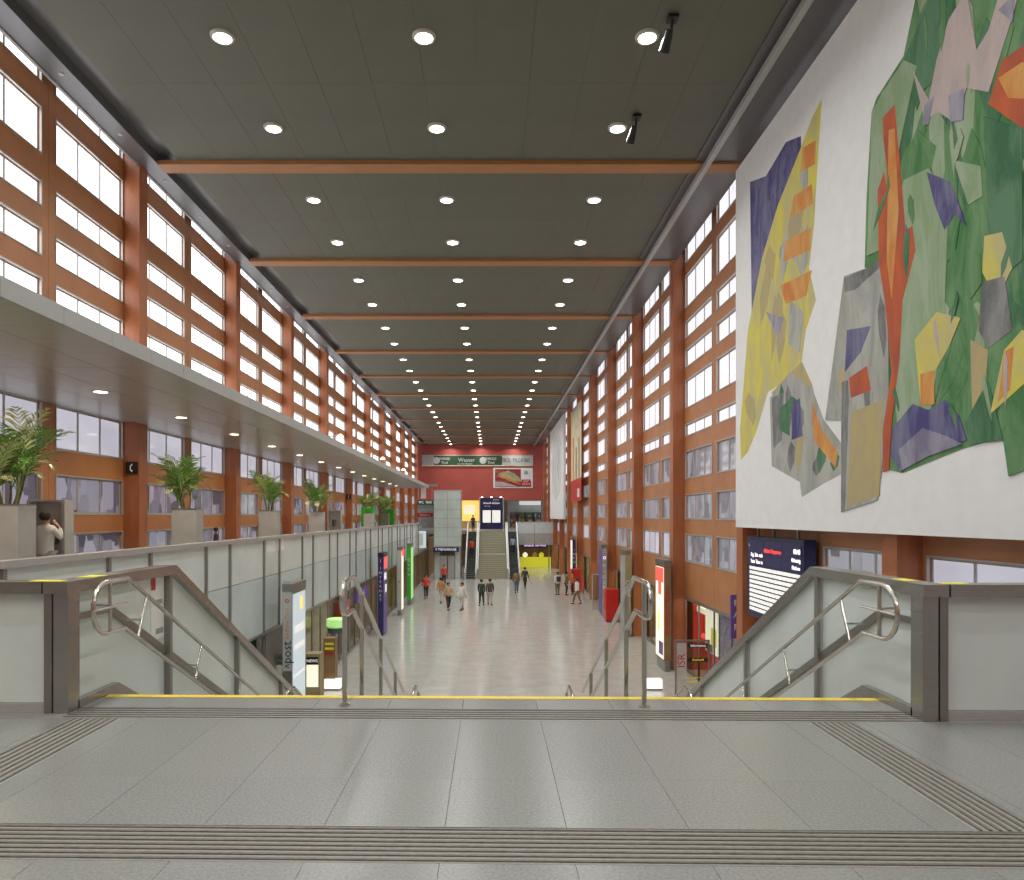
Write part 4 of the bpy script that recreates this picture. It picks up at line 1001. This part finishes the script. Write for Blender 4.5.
# left: magazine stands, round display, white boxes
t = thing('display_stand', (-5.55, 24.0, ZF), 'lit display stand with black header beside the pale totem', 'display stand')
x0, x1, y = -5.92, -5.45, 23.6
MB().box(x0, x1, y, y+0.5, ZF, ZF+1.55).obj('case', 'shop_olive', t); MB().box(x0+.04, x1-.06, y-0.02, y, ZF+1.22, ZF+1.45).obj('header', 'black', t)
MB().box(x0+.04, x1-.06, y-0.02, y, ZF+0.5, ZF+1.2).obj('lit_panel', 'lit_cream', t)
text('NEWS', 0.13, t, (-5.70, y-0.024, ZF+1.33), FACE_CAM, 'lit_white')
t = thing('display_stand', (-5.45, 25.6, ZF), 'taller dark stand with yellow stripes behind the lit display', 'display stand')
x0, x1, y = -5.75, -5.35, 25.4
MB().box(x0, x1, y, y+0.4, ZF, ZF+1.75).obj('case', 'shop_brown', t)
for j in range(3): MB().box(x0+.05, x1-.05, y-0.015, y, ZF+1.2+0.16*j, ZF+1.28+0.16*j).obj('stripe', ['red', 'yellow_mark', 'yellow_mark'][j], t)
t = thing('round_display', (-5.55, 26.6, ZF), 'round lime green and blue display on a pole', 'display')
MB().tube([(-5.55, 26.6, ZF), (-5.55, 26.6, ZF+1.8)], 0.03).obj('pole', 'steel', t)
MB().lathe([(0.30,1.95),(0.36,2.0),(0.36,2.25),(0.30,2.28)], (-5.55, 26.6, ZF), 20).obj('upper_drum', 'lit_green', t)
MB().lathe([(0.02,1.74),(0.28,1.76),(0.33,1.94),(0.30,1.95)], (-5.55, 26.6, ZF), 20).obj('lower_drum', 'shop_teal', t)
MB().lathe([(0.22,0.0),(0.22,0.03),(0.04,0.05)], (-5.55, 26.6, ZF), 16).obj('foot', 'steel_dark', t)
for i, (x, D) in enumerate(((333, 25.4), (653.5, 25.4))):
    X = (x-VX)/FPX*D
    t = thing('low_light_box', (X, D, ZF), 'low white light box on the hall floor, %s of the stair' % ('left' if i == 0 else 'right'), 'light box')
    MB().box(X-0.28, X+0.28, D-0.15, D+0.15, ZF, ZF+0.05).obj('base', 'steel_dark', t); MB().box(X-0.27, X+0.27, D-0.14, D+0.14, ZF+0.05, ZF+0.36).obj('box', 'lit_box', t)

# red machines on the right
for i, (X, y, hh) in enumerate(((6.72, 41.4, 1.78), (6.55, 57.6, 1.75))):
    t = thing('vending_machine', (X, y, ZF), ('nearer' if i == 0 else 'farther')+' red vending machine along the right wall', 'vending machine', 'red machines along the right wall')
    MB().box(X-0.28, X+0.42, y, y+0.85, ZF+0.06, ZF+hh).obj('body', 'red', t)
    MB().box(X-0.24, X+0.38, y+0.04, y+0.8, ZF, ZF+0.06).obj('plinth', 'black', t)
    MB().box(X-0.295, X-0.28, y+0.1, y+0.75, ZF+0.7, ZF+hh-0.15).obj('front_panel', 'shop_red', t)
    MB().box(X-0.30, X+0.44, y-0.02, y+0.87, ZF+hh, ZF+hh+0.05).obj('top', 'red', t)
t = thing('red_notice_stand', (6.5, 52.0, ZF), 'slim red notice panel beside the farther red machine', 'notice stand')
MB().box(6.45, 6.5, 51.6, 52.6, ZF+0.5, ZF+1.7).obj('panel', 'red', t); MB().tube([(6.48, 51.7, ZF), (6.48, 51.7, ZF+0.6)], 0.03).obj('leg', 'steel', t); MB().tube([(6.48, 52.5, ZF), (6.48, 52.5, ZF+0.6)], 0.03).obj('leg', 'steel', t)
t = thing('door_frame_gate', (6.55, 46.6, ZF), 'slim glass gate with grey frame before the fourth pillar', 'gate')
f = MB(); f.box(6.35, 6.41, 46.6, 46.66, ZF, ZF+2.3).box(6.95, 7.01, 46.6, 46.66, ZF, ZF+2.3).box(6.41, 6.95, 46.6, 46.66, ZF+2.24, ZF+2.3); f.obj('frame', 'planter_steel', t)
MB().box(6.41, 6.95, 46.625, 46.635, ZF+0.02, ZF+2.24).obj('pane', 'shop_glass', t)

# ------------------------------------------------------------------ far end: stairs, escalators, lift, upper landing
YS0, YS1 = 70.0, 78.2
fs = thing('far_staircase', (0, YS0, ZF), 'far stone staircase rising between two escalators', 'staircase')
sx0, sx1 = -1.22, 1.52; nst = 26; rs = (0-ZF)/nst
run1 = 3.6
for i in range(nst):
    y = YS0+(i*0.277 if i < 13 else i*0.277+1.0)
    MB().box(sx0, sx1, y, y+0.285+(1.0 if i == 12 else 0), ZF+i*rs-0.0, ZF+(i+1)*rs).obj('step', 'stair_far', fs)
for x in (sx0-0.06, sx1+0.02):
    MB().prism_x([(YS0, ZF), (YS0+0.3, ZF+0.9), (YS1, 0.85), (YS1, -0.2), (YS0+0.6, ZF)], x, x+0.05).obj('side_panel', 'frosted', fs)
    MB().tube([(x+0.025, YS0-0.1, ZF+0.95), (x+0.025, YS1, 0.92)], 0.06, 8).obj('handrail', 'white', fs)
for nm, x0 in (('left', -2.50), ('right', 1.62)):
    x1 = x0+1.15
    e = thing('escalator', ((x0+x1)/2, YS0, ZF), 'escalator on the %s of the far staircase' % nm, 'escalator', 'far escalators')
    for x in (x0, x1-0.14):
        MB().prism_x([(YS0-0.8, ZF), (YS0-0.8, ZF+0.9), (YS0+0.4, ZF+0.95), (YS1, 0.9), (YS1+0.9, 0.9), (YS1+0.9, -0.3), (YS1, -0.35), (YS0+0.6, ZF)], x, x+0.14).obj('balustrade', 'steel' if False else 'planter_steel', e)
        MB().tube([(x+.07, YS0-0.85, ZF+0.6), (x+.07, YS0-0.8, ZF+0.98), (x+.07, YS0+0.4, ZF+1.02), (x+.07, YS1, 0.98), (x+.07, YS1+0.9, 0.98)], 0.055, 8).obj('handrail', 'white', e)
    MB().prism_x([(YS0, ZF+0.02), (YS1, 0.0), (YS1, -0.3), (YS0+0.5, ZF)], x0+0.14, x1-0.14).obj('step_band', 'escalator_side', e)
    for i in range(24):
        q = (i+0.5)/24; y = YS0+q*(YS1-YS0); z = ZF+q*(0-ZF)
        MB().box(x0+0.15, x1-0.15, y-0.14, y+0.14, z+0.0, z+0.10).obj('step', 'escalator_side', e)
# upper landing and the shop wall below it
up = MB().box(XL, XR, 86.0, 118, -0.45, 0.0).box(-2.6, 2.9, YS1+0.28, 86.0, -0.45, 0.0).obj('floor_upper_landing', 'granite'); structure(up, 'stone floor of the far upper landing')
lw = MB().box(XL, XR, 88.5, 88.7, ZF, -0.45).obj('wall_under_landing', 'shop_brown'); structure(lw, 'wall under the far upper landing')
bw = MB().box(XL-1, XR+1, 112, 112.3, 0, 5).obj('wall_far', 'shop_grey'); structure(bw, 'grey wall at the back of the far upper landing')
tp = MB().box(XL-1, XR+1, YE+0.4, 112.3, 4.3, 4.5).obj('ceiling_far', 'shop_grey'); structure(tp, 'low ceiling over the far upper landing')
t = thing('landing_balustrade', (5, 85.9, 0), 'grey glass parapet of the far landing above the yellow shop', 'balustrade')
for a, b in ((3.05, 5.05), (5.09, 7.2)):
    MB().box(a, b, 85.9, 85.95, -0.40, 0.92).obj('glass_panel', 'frosted_blue', t); MB().box(a, b, 85.88, 85.96, -1.70, -0.44).obj('fascia_panel', 'planter_steel', t)
MB().box(3.0, 7.25, 85.86, 85.98, 0.92, 1.0).obj('rail', 'steel', t)
t = thing('yellow_kiosk', (5.2, 86.5, ZF), 'yellow kiosk with violet sign under the far landing', 'kiosk')
MB().box(3.4, 7.0, 86.4, 86.8, ZF, ZF+1.15).obj('counter', 'lit_yellow', t); MB().box(3.3, 7.2, 88.2, 88.45, ZF, ZF+2.6).obj('back_panel', 'shop_brown', t)
sg = MB().box(3.5, 6.5, 86.0, 86.3, -2.05, -1.42).obj('sign_board', 'navy_sign', t)
text('Snack', 0.5, t, (4.4, 85.99, -1.73), FACE_CAM, 'lit_violet'); text('Service', 0.45, t, (5.75, 85.99, -1.73), FACE_CAM, 'lit_violet')
for i, x in enumerate((4.0, 5.1, 5.9)): MB().lathe([(0.05,0),(0.28,0.1),(0.30,0.35),(0.1,0.55)], (x, 86.6, ZF+1.15), 12).obj('counter_display', ['lit_cream', 'shop_gold', 'lit_yellow'][i], t)
MB().box(3.5, 7.0, 86.9, 87.2, -1.5, -1.46).obj('light_panel', 'lit_cream', t)
for x in (6.7, 7.1): MB().box(x, x+0.12, 86.35, 86.47, ZF, -1.7).obj('post', 'shop_olive', t)
# blue board at the head of the stairs
t = thing('timetable_board', (0.05, 78.9, 0), 'tall dark blue timetable board with two white sheets at the stair head', 'notice board')
bx0, bx1, yb_ = -1.16, 1.26, 78.8
MB().box(bx0, bx1, yb_, yb_+0.2, 0.25, 3.60).obj('board', 'navy', t)
for x in (bx0-0.1, bx1): MB().box(x, x+0.1, yb_, yb_+0.2, 0.0, 3.65).obj('post', 'steel', t)
for a in (-0.88, 0.13): MB().box(a, a+0.86, yb_-0.02, yb_, 0.95, 2.25).obj('sheet', 'lit_white', t)
text('Ankunft Abfahrt', 0.27, t, (0.05, yb_-0.01, 3.02), FACE_CAM, 'lit_white'); text('Arrival', 0.24, t, (-0.4, yb_-0.01, 2.70), FACE_CAM, 'white')
text('Bahnhof', 0.2, t, (0.55, yb_-0.01, 3.38), FACE_CAM, 'white'); text('Info', 0.2, t, (-0.2, yb_-0.01, 0.75), FACE_CAM, 'shop_red')
for a in (-0.95, 0.05, 1.05): MB().lathe([(0.03,0.1),(0.12,0.03),(0.12,0.0)], (a, yb_+0.1, 3.62), 10).obj('lamp', 'warm_lens', t)
# lift tower with sign
t = thing('lift_tower', (-4.1, 70.0, ZF), 'grey-green glass lift tower with dark blue sign band', 'lift')
lx0, lx1, ly0, ly1 = -5.40, -2.85, 70.0, 72.4
zb, zt = -1.50, EYE+2.38
for j in range(6):
    za, zb_ = zb+0.3+(zt-zb-0.3)*j/6, zb+0.3+(zt-zb-0.3)*(j+1)/6
    for i in range(2):
        xa, xb = lx0+(lx1-lx0)*i/2, lx0+(lx1-lx0)*(i+1)/2
        MB().box(xa+.015, xb-.015, ly0, ly0+.04, za+.015, zb_-.015).obj('glass_panel', 'grey_glass', t)
    MB().box(lx1-.04, lx1, ly0+.05, ly1, za+.015, zb_-.015).obj('glass_panel', 'grey_glass', t)
    MB().box(lx0, lx0+.04, ly0+.05, ly1, za+.015, zb_-.015).obj('glass_panel', 'grey_glass', t)
f = MB()
for x in (lx0, lx1-0.06):
    for y in (ly0+.05, ly1): f.box(x, x+0.06, y, y+0.06, ZF, zt)
f.box(lx0+.05, lx1-.05, ly0+.06, ly0+.10, zb+0.3, zt); f.box(lx0+.05, lx1-.05, ly1-.05, ly1, ZF, zt)
f.obj('frame', 'mullion', t)
MB().box(lx0-.03, lx1+.03, ly0-.03, ly1+.07, zt, zt+0.08).obj('roof', 'steel', t)
MB().box(lx0-0.05, lx1-0.15, ly0-0.55, ly0-0.40, zb-0.22, zb+0.22).obj('sign_board', 'navy_sign', t)
MB().box(lx0, lx1, ly0-0.45, ly0, zb+0.2, zb+0.28).obj('awning', 'steel', t)
text('P TIEFGARAGE', 0.30, t, ((lx0+lx1)/2-0.1, ly0-0.56, zb), FACE_CAM, 'lit_white')
for x in (lx0+0.6, (lx0+lx1)/2+.05): MB().box(x, x+0.62, ly0+0.06, ly0+0.10, ZF+0.01, ZF+2.2).obj('door', 'steel', t)
for x in (lx0+0.05, lx1-0.55): MB().box(x, x+0.5, ly0+0.06, ly0+0.10, ZF+0.01, zb+0.2).obj('door_panel', 'grey_glass', t)
# upper landing shops
t = thing('upper_kiosk', (-2.6, 100, 0), 'orange lit shop behind the stair head', 'kiosk')
MB().box(-4.2, -1.6, 104.5, 106.5, 0, 0.95).obj('counter', 'shop_gold', t); MB().box(-4.2, -1.5, 107.5, 107.7, 0, 3.9).obj('back_panel', 'lit_orange', t); MB().box(-3.9, -2.4, 107.3, 107.48, 2.0, 3.2).obj('menu_panel', 'lit_cream', t)
t = thing('upper_shop', (5, 108, 0), 'grey shop with white light strip on the far upper landing', 'shop')
MB().box(2.4, 7.3, 108.0, 108.2, 0, 3.9).obj('back_wall', 'grey_glass', t); MB().box(4.1, 7.2, 107.0, 107.4, 3.25, 3.8).obj('light_strip', 'lit_white', t)
for i in range(4):
    x = 2.8+1.15*i
    so = MB().box(x, x+0.05, 107.4, 107.95, 0, 2.2).box(x+0.95, x+1.0, 107.4, 107.95, 0, 2.2).box(x+.05, x+.95, 107.4, 107.95, 0.7, 0.75).box(x+.05, x+.95, 107.4, 107.95, 1.4, 1.45).box(x+.05, x+.95, 107.4, 107.95, 2.1, 2.15).obj('shelf', 'black', t)
    for z in (0.05, 0.76, 1.46):
        for q in range(3): MB().box(x+0.1+0.28*q, x+0.32+0.28*q, 107.45, 107.9, z, z+random.uniform(0.3, 0.55)).obj('goods', 'goods_%d' % random.randrange(7), so)
# end wall: long green banner and framed advert
yb_ = YE-0.001
t = thing('hall_banner', (-1, yb_, EYE+7.5), 'long green advertising banner across the far red wall', 'banner')
zA, zB = EYE+50.8/FPX*YE, EYE+60.2/FPX*YE
def ex(x): return (x-VX)/FPX*YE
MB().box(ex(422), ex(434), yb_-0.12, yb_, zA, zB).obj('end_section', 'paint_pink', t); MB().box(ex(434), ex(502), yb_-0.12, yb_, zA, zB).obj('green_section', 'green_sign', t); MB().box(ex(502), ex(533), yb_-0.12, yb_, zA, zB).obj('end_section', 'planter_steel', t)
MB().box(ex(422), ex(533), yb_-0.16, yb_, zA-0.14, zA).obj('lower_rail', 'shop_cream', t); MB().box(ex(422), ex(533), yb_-0.16, yb_, zB, zB+0.10).obj('upper_rail', 'steel', t)
zm = (zA+zB)/2
for x in (436.5, 483):
    o = MB().lathe([(0.48,-0.01),(0.48,0.01)], (0,0,0), 16).mesh('emblem', 'planter_steel'); q = link('emblem', o, t, (ex(x), yb_-0.13, zm)); q.rotation_euler = (R(90), 0, 0)
for x, s_ in ((444.5, 'SPARKASSE'), (491, 'SPARKASSE')): text(s_, 0.5, t, (ex(x), yb_-0.13, zm+0.22), FACE_CAM, 'white', sx=0.62); text('Tirol', 0.5, t, (ex(x), yb_-0.13, zm-0.32), FACE_CAM, 'white')
text('Wasser', 0.75, t, (ex(466.5), yb_-0.13, zm+0.05), FACE_CAM, 'white'); text('aus den Bergen', 0.34, t, (ex(465), yb_-0.13, zm-0.46), FACE_CAM, 'white')
for x, s_ in ((506, 'TIROL'), (518, 'MILCH'), (527, 'BIO')): text(s_, 0.8, t, (ex(x), yb_-0.13, zm), FACE_CAM, 'black', sx=0.6)
t = thing('wall_advert', (3.1, yb_, EYE+5), 'framed red advert with a diagonal sandwich picture on the far red wall', 'advert')
z0, z1 = EYE+28.0/FPX*YE, EYE+48.0/FPX*YE
MB().box(ex(493.3), ex(532.8), yb_-0.08, yb_, z0, z1).obj('frame', 'plaster', t)
MB().box(ex(495), ex(520.8), yb_-0.10, yb_-0.08, EYE+35/FPX*YE, z1-0.16).obj('red_field', 'advert_red', t)
MB().box(ex(495), ex(531), yb_-0.10, yb_-0.08, z0+0.16, EYE+34.8/FPX*YE).obj('lower_field', 'advert_red', t)
for i, (c, pts) in enumerate((('paint_ochre', [(498,42),(508,45.5),(519,39),(521,34),(514,35),(504,38.5)]), ('paint_pale_green', [(505,44),(514,43),(519,38),(513,38.5)]), ('paint_orange', [(499,40),(508,38.2),(519,33),(521,31),(511,34.5),(500,38.5)]), ('paint_pink', [(495.2,34.5),(503,34),(518,29.6),(495.2,29.6)]))):
    b = MB(); n = len(pts); y1 = yb_-0.105-0.01*i
    w_ = [(ex(x), y1, EYE+h/FPX*YE) for x, h in pts]; w2 = [(a, yb_-0.10, c_) for a, _, c_ in w_]
    b.v = w_+w2; b.f = [tuple(range(n))]+[(i_, n+i_, n+(i_+1) % n, (i_+1) % n) for i_ in range(n)]
    b.obj('picture_field', c, t)
text('Frische', 0.55, t, (ex(501), yb_-0.11, EYE+44/FPX*YE), FACE_CAM, 'paint_orange'); text('Jause', 0.5, t, (ex(500.5), yb_-0.11, EYE+40.5/FPX*YE), FACE_CAM, 'paint_pink')
MB().box(ex(521.5), ex(530.5), yb_-0.11, yb_-0.10, z0+0.25, EYE+36.5/FPX*YE).obj('price_field', 'red', t)
text('nur', 0.55, t, (ex(526), yb_-0.12, EYE+35/FPX*YE), FACE_CAM, 'white'); text('GRATIS', 0.36, t, (ex(526), yb_-0.12, EYE+31.8/FPX*YE), FACE_CAM, 'white')
MB().lathe([(0.01,0),(0.24,0.0),(0.24,0.02)], (0,0,0), 14)
o = link('emblem', MB().lathe([(0.30,-0.01),(0.30,0.01)], (0,0,0), 14).mesh('emblem', 'shop_grey'), t, (ex(526), yb_-0.09, EYE+43.5/FPX*YE)); o.rotation_euler = (R(90), 0, 0)
# small hanging signs at the end of the gallery, and a white banner
for i, (ya, yb2, c, lab) in enumerate(((500, 504.8, 'green_sign', 'green hanging sign at the end of the gallery'), (509, 511.5, 'shop_grey', 'narrow grey hanging sign under the green one'), (513, 517, 'red', 'red hanging sign, lowest at the end of the gallery'))):
    D = 73.0; a = P(417.5, ya, D); b = P(433, yb2, D)
    t = thing('hanging_sign', ((a.x+b.x)/2, D, a.z), lab, 'sign', 'hanging signs at the end of the gallery')
    MB().box(a.x, b.x, D, D+0.12, b.z, a.z).obj('board', c, t)
    for x in (a.x+0.1, b.x-0.1): MB().tube([(x, D+0.06, a.z), (x, D+0.06, 4.6 if i == 0 else prev_z)], 0.02, 6).obj('rod', 'steel', t)
    prev_z = b.z
    if i != 1: text('WC  TAXI' if i == 0 else 'Restaurant', (a.z-b.z)*0.75, t, ((a.x+b.x)/2, D-0.006, (a.z+b.z)/2), FACE_CAM, 'lit_white' if i == 0 else 'white', sx=0.8)
brk = MB().box(XL, -5.3, 73.0, 73.6, 4.6, 4.8).obj('trim_1', 'steel_dark'); structure(brk, 'steel crossbar that carries the hanging signs')
a = P(421, 487.5, 66.0); b = P(426, 498.5, 66.0)
t = thing('white_pennant', ((a.x+b.x)/2, 66, b.z), 'small white pennant hanging from the far canopy edge', 'pennant')
MB().box(a.x, b.x, 66.0, 66.03, b.z, CANZ0-0.002).obj('cloth', 'white', t)
t = thing('hanging_poster', (-5.9, 62, 0), 'pale blue poster board at the far end of the gallery glass', 'poster')
a = P(414.5, 531, 62.3); b = P(426, 548, 62.3)
MB().box(a.x, b.x, 62.3, 62.36, b.z, a.z).obj('board', 'lit_blue', t)
MB().box((a.x+b.x)/2-0.2, (a.x+b.x)/2+0.25, 62.29, 62.30, b.z+0.2, a.z-0.2).obj('printed_field', 'white', t)
MB().box(a.x-0.05, a.x, 62.28, 62.38, b.z, a.z).obj('frame', 'steel_dark', t)
# little arm lamps above the canopy
for i, y in enumerate((36.0, 50.0, 62.0)):
    t = thing('arm_lamp', (XL, y, EYE+3.6), '%s arm spotlight reaching out over the gallery canopy' % ORD[i], 'lamp', 'arm spotlights over the canopy')
    MB().tube([(XL+0.001, y, EYE+3.75), (XL+3.0, y, EYE+3.9)], 0.03, 6).obj('arm', 'steel', t)
    MB().lathe([(0.04,0.16),(0.15,0.05),(0.16,0.0)], (XL+3.0, y, EYE+3.82), 12).obj('head', 'warm_lens', t)

# ------------------------------------------------------------------ people
def skin_mesh(verts, edges, name):
    me = bpy.data.meshes.new(name); bm = bmesh.new(); L = bm.verts.layers.skin.verify()
    vs = []
    for i, (p, r_) in enumerate(verts):
        v = bm.verts.new(p); v[L].radius = (r_, r_) if not isinstance(r_, tuple) else r_; v[L].use_root = (i == 0); vs.append(v)
    for a, b in edges: bm.edges.new((vs[a], vs[b]))
    bm.to_mesh(me); bm.free(); return me
def skin_obj(me, m, parent, name, lvl=1):
    o = link(name, me, parent, wloc(parent))
    me.materials.clear()
    sk = o.modifiers.new('skin', 'SKIN'); sk.use_smooth_shade = True
    sb = o.modifiers.new('sub', 'SUBSURF'); sb.levels = lvl; sb.render_levels = lvl
    me.materials.append(M[m] if isinstance(m, str) else m); return o
def person(loc, yaw, label, top, legs, pose='stand', height=1.74, hair='hair', sleeves=True, extra=None):
    s = height/1.74
    t = thing('person', loc, label, 'person')
    stepL, stepR = (0.0, 0.0) if pose == 'stand' else ((-0.26, 0.24) if pose == 'walk' else (0.24, -0.26))
    V = []; E = []
    def add(p, r_, link_=None):
        V.append((tuple(c*s for c in p), r_*s)); i = len(V)-1
        if link_ is not None: E.append((link_, i))
        return i
    pel = add((0,0,0.95), 0.095); sp = add((0,0,1.13), 0.095, pel); ch = add((0,0,1.34), 0.145, sp); nk = add((0,-0.005,1.49), 0.055, ch)
    hb = add((0,-0.02,1.565), 0.07, nk); hm = add((0,-0.02,1.645), 0.095, hb); ht = add((0,-0.005,1.715), 0.065, hm)
    add((0,-0.125,1.635), 0.013, hm)
    S = {}
    for q, sd in ((-1, 'L'), (1, 'R')):
        sh = add((q*0.175,0,1.42), 0.058, ch)
        sw = -(stepL if q < 0 else stepR)*0.7
        if pose == 'phone' and q < 0: el = (q*0.27,-0.12,1.18); wr = (q*0.20,-0.16,1.42); hd = (q*0.14,-0.12,1.52)
        else: el = (q*0.235, 0.02+sw*0.3, 1.14); wr = (q*0.235, -0.04+sw*0.9, 0.90); hd = (q*0.23, -0.06+sw*1.05, 0.83)
        e = add(el, 0.043, sh); w_ = add(wr, 0.030, e); h = add(hd, 0.033, w_)
        d = (Vector(hd)-Vector(wr)).normalized(); sidev = Vector((0,1,0)).cross(d)
        if sidev.length < 0.1: sidev = Vector((1,0,0)).cross(d)
        yv = d.cross(Vector((q,0,0))).normalized()
        for f in range(4): add(tuple(Vector(hd)+d*(0.075+0.012*(1.5-abs(f-1.4)))+yv*(0.027*(f-1.5))), 0.009, h)
        add(tuple(Vector(hd)+d*0.02+yv*(-0.065)), 0.010, h)
        hp = add((q*0.09,0,0.88), 0.072, pel); yk = (stepL if q < 0 else stepR)
        kn = add((q*0.095, yk*0.45-0.03, 0.50), 0.062, hp); an = add((q*0.095, yk+0.02, 0.10), 0.042, kn); add((q*0.10, yk-0.14, 0.045), 0.036, an)
        S[q] = (el, wr, (q*0.095, yk*0.45-0.03, 0.50), (q*0.095, yk+0.02, 0.12))
    skin_obj(skin_mesh(V, E, 'body'), 'skin', t, 'body')
    V, E = [], []
    c0 = add((0,0,0.80), 0.178); c1 = add((0,0,1.13), 0.150, c0); c2 = add((0,0,1.345), 0.168, c1); add((0,0,1.455), 0.075, c2)
    for q in (-1, 1):
        a = add((q*0.18,0,1.41), 0.078, c2); b = add(S[q][0], 0.060, a)
        if sleeves: add(S[q][1], 0.045, b)
    skin_obj(skin_mesh(V, E, 'jacket'), 'cloth_'+top, t, 'jacket')
    V, E = [], []
    c0 = add((0,0,0.99), 0.155)
    for q in (-1, 1):
        a = add((q*0.092,0,0.86), 0.118, c0); b = add(S[q][2], 0.080, a); add(S[q][3], 0.062, b)
    skin_obj(skin_mesh(V, E, 'trousers'), 'cloth_'+legs, t, 'trousers')
    hb = MB(); hb.lathe([(0.06*s,-0.07*s),(0.104*s,-0.02*s),(0.112*s,0.04*s),(0.09*s,0.095*s),(0.04*s,0.118*s),(0.002,0.122*s)], (0, 0.018*s, 1.645*s), 12)
    ho = link('hair', hb.mesh('hair', hair), t, wloc(t))
    for q in (-1, 1):
        y = S[q][3][1]; b = MB().tube([(q*0.1*s, (y+0.05)*s, 0.05*s), (q*0.1*s, (y-0.05)*s, 0.05*s), (q*0.102*s, (y-0.17)*s, 0.035*s)], [0.05*s, 0.05*s, 0.034*s], 8)
        link('shoe', b.mesh('shoe', 'black'), t, wloc(t))
    if extra == 'backpack':
        b = MB().box(-0.15, 0.15, 0.13, 0.28, 1.02, 1.42); link('backpack', b.mesh('backpack', 'cloth_dark_top'), t, wloc(t))
    t.rotation_euler = (0, 0, yaw)
    return t
def floor_at(x, yfeet):
    D = (EYE-ZF)*FPX/(yfeet-VY); return ((x-VX)/FPX*D, D, ZF)
person(floor_at(426, 598.6), R(10), 'person in red walking at the left shops', 'red_top', 'dark_trousers', 'walk')
person(floor_at(448.5, 610), R(20), 'person in a tan top and dark trousers walking left of the stairs', 'tan_top', 'dark_trousers', 'walk')
person(floor_at(441, 603), R(160), 'person in orange behind the one in tan', 'orange_top', 'pale_trousers', 'walk2')
person(floor_at(462, 610), R(-30), 'dark-haired person in white shirt and pale trousers', 'white_top', 'pale_trousers', 'walk2')
person(floor_at(481.5, 605.5), R(170), 'person in a dark green coat and trousers before the far stairs', 'green_coat', 'green_coat', 'walk')
person(floor_at(490, 605), R(185), 'person in plum jacket and pale trousers before the far stairs', 'plum_top', 'pale_trousers', 'walk2')
person(floor_at(516.5, 593), R(180), 'person in brown jacket and jeans at the right escalator', 'brown_top', 'jeans', 'walk')
person(floor_at(525, 588.5), R(160), 'person in dark clothes beside the one in brown', 'dark_top', 'dark_trousers', 'walk2')
person(floor_at(557.5, 595), R(200), 'person in white shirt with dark backpack near the right wall', 'white_top', 'olive', 'stand', extra='backpack')
person(floor_at(566.5, 595), R(80), 'person in brown standing in the group at the right wall', 'brown_top', 'dark_trousers', 'stand')
person(floor_at(572.5, 594.5), R(260), 'person in orange standing in the group at the right wall', 'orange_top', 'dark_trousers', 'stand')
person(floor_at(577, 604), R(-70), 'person in white shirt walking past the group', 'white_top', 'olive', 'walk')
person(floor_at(444, 585), R(0), 'person in red standing before the lift', 'red_top', 'dark_trousers', 'stand')
q = 0.42; person((-1.93, YS0+q*(YS1-YS0), ZF+q*(0-ZF)+0.105), R(180), 'person in red riding the left escalator', 'red_top', 'dark_trousers', 'stand')
q = 0.48; person((2.19, YS0+q*(YS1-YS0), ZF+q*(0-ZF)+0.105), R(180), 'person in pale blue riding the right escalator', 'blue_top', 'dark_trousers', 'stand')
person((-2.0, 82.5, 0.0), R(20), 'dark figure standing at the top of the left escalator', 'dark_top', 'dark_trousers', 'stand')
person((-9.18, 15.25, 0.0), R(170), 'dark-haired person in pale clothes at the near telephone booth', 'white_top', 'pale_trousers', 'phone', 1.72)
person((-9.35, 25.2, 0.0), R(120), 'small person in dark clothes beyond the second planter', 'plum_top', 'dark_trousers', 'stand', 1.25)

# lettering: outline type turned into plain mesh
bpy.context.view_layer.update()
dg = bpy.context.evaluated_depsgraph_get()
for o in TEXTS:
    me = bpy.data.meshes.new_from_object(o.evaluated_get(dg)); me.name = 'lettering'
    par, loc, rot, sc_, mt, cu = o.parent, o.location.copy(), o.rotation_euler.copy(), o.scale.copy(), o.data.materials[0], o.data
    bpy.data.objects.remove(o); bpy.data.curves.remove(cu)
    q = bpy.data.objects.new('lettering', me); COL.objects.link(q); q.parent = par; q.location = loc; q.rotation_euler = rot; q.scale = sc_
    if not me.materials: me.materials.append(mt)
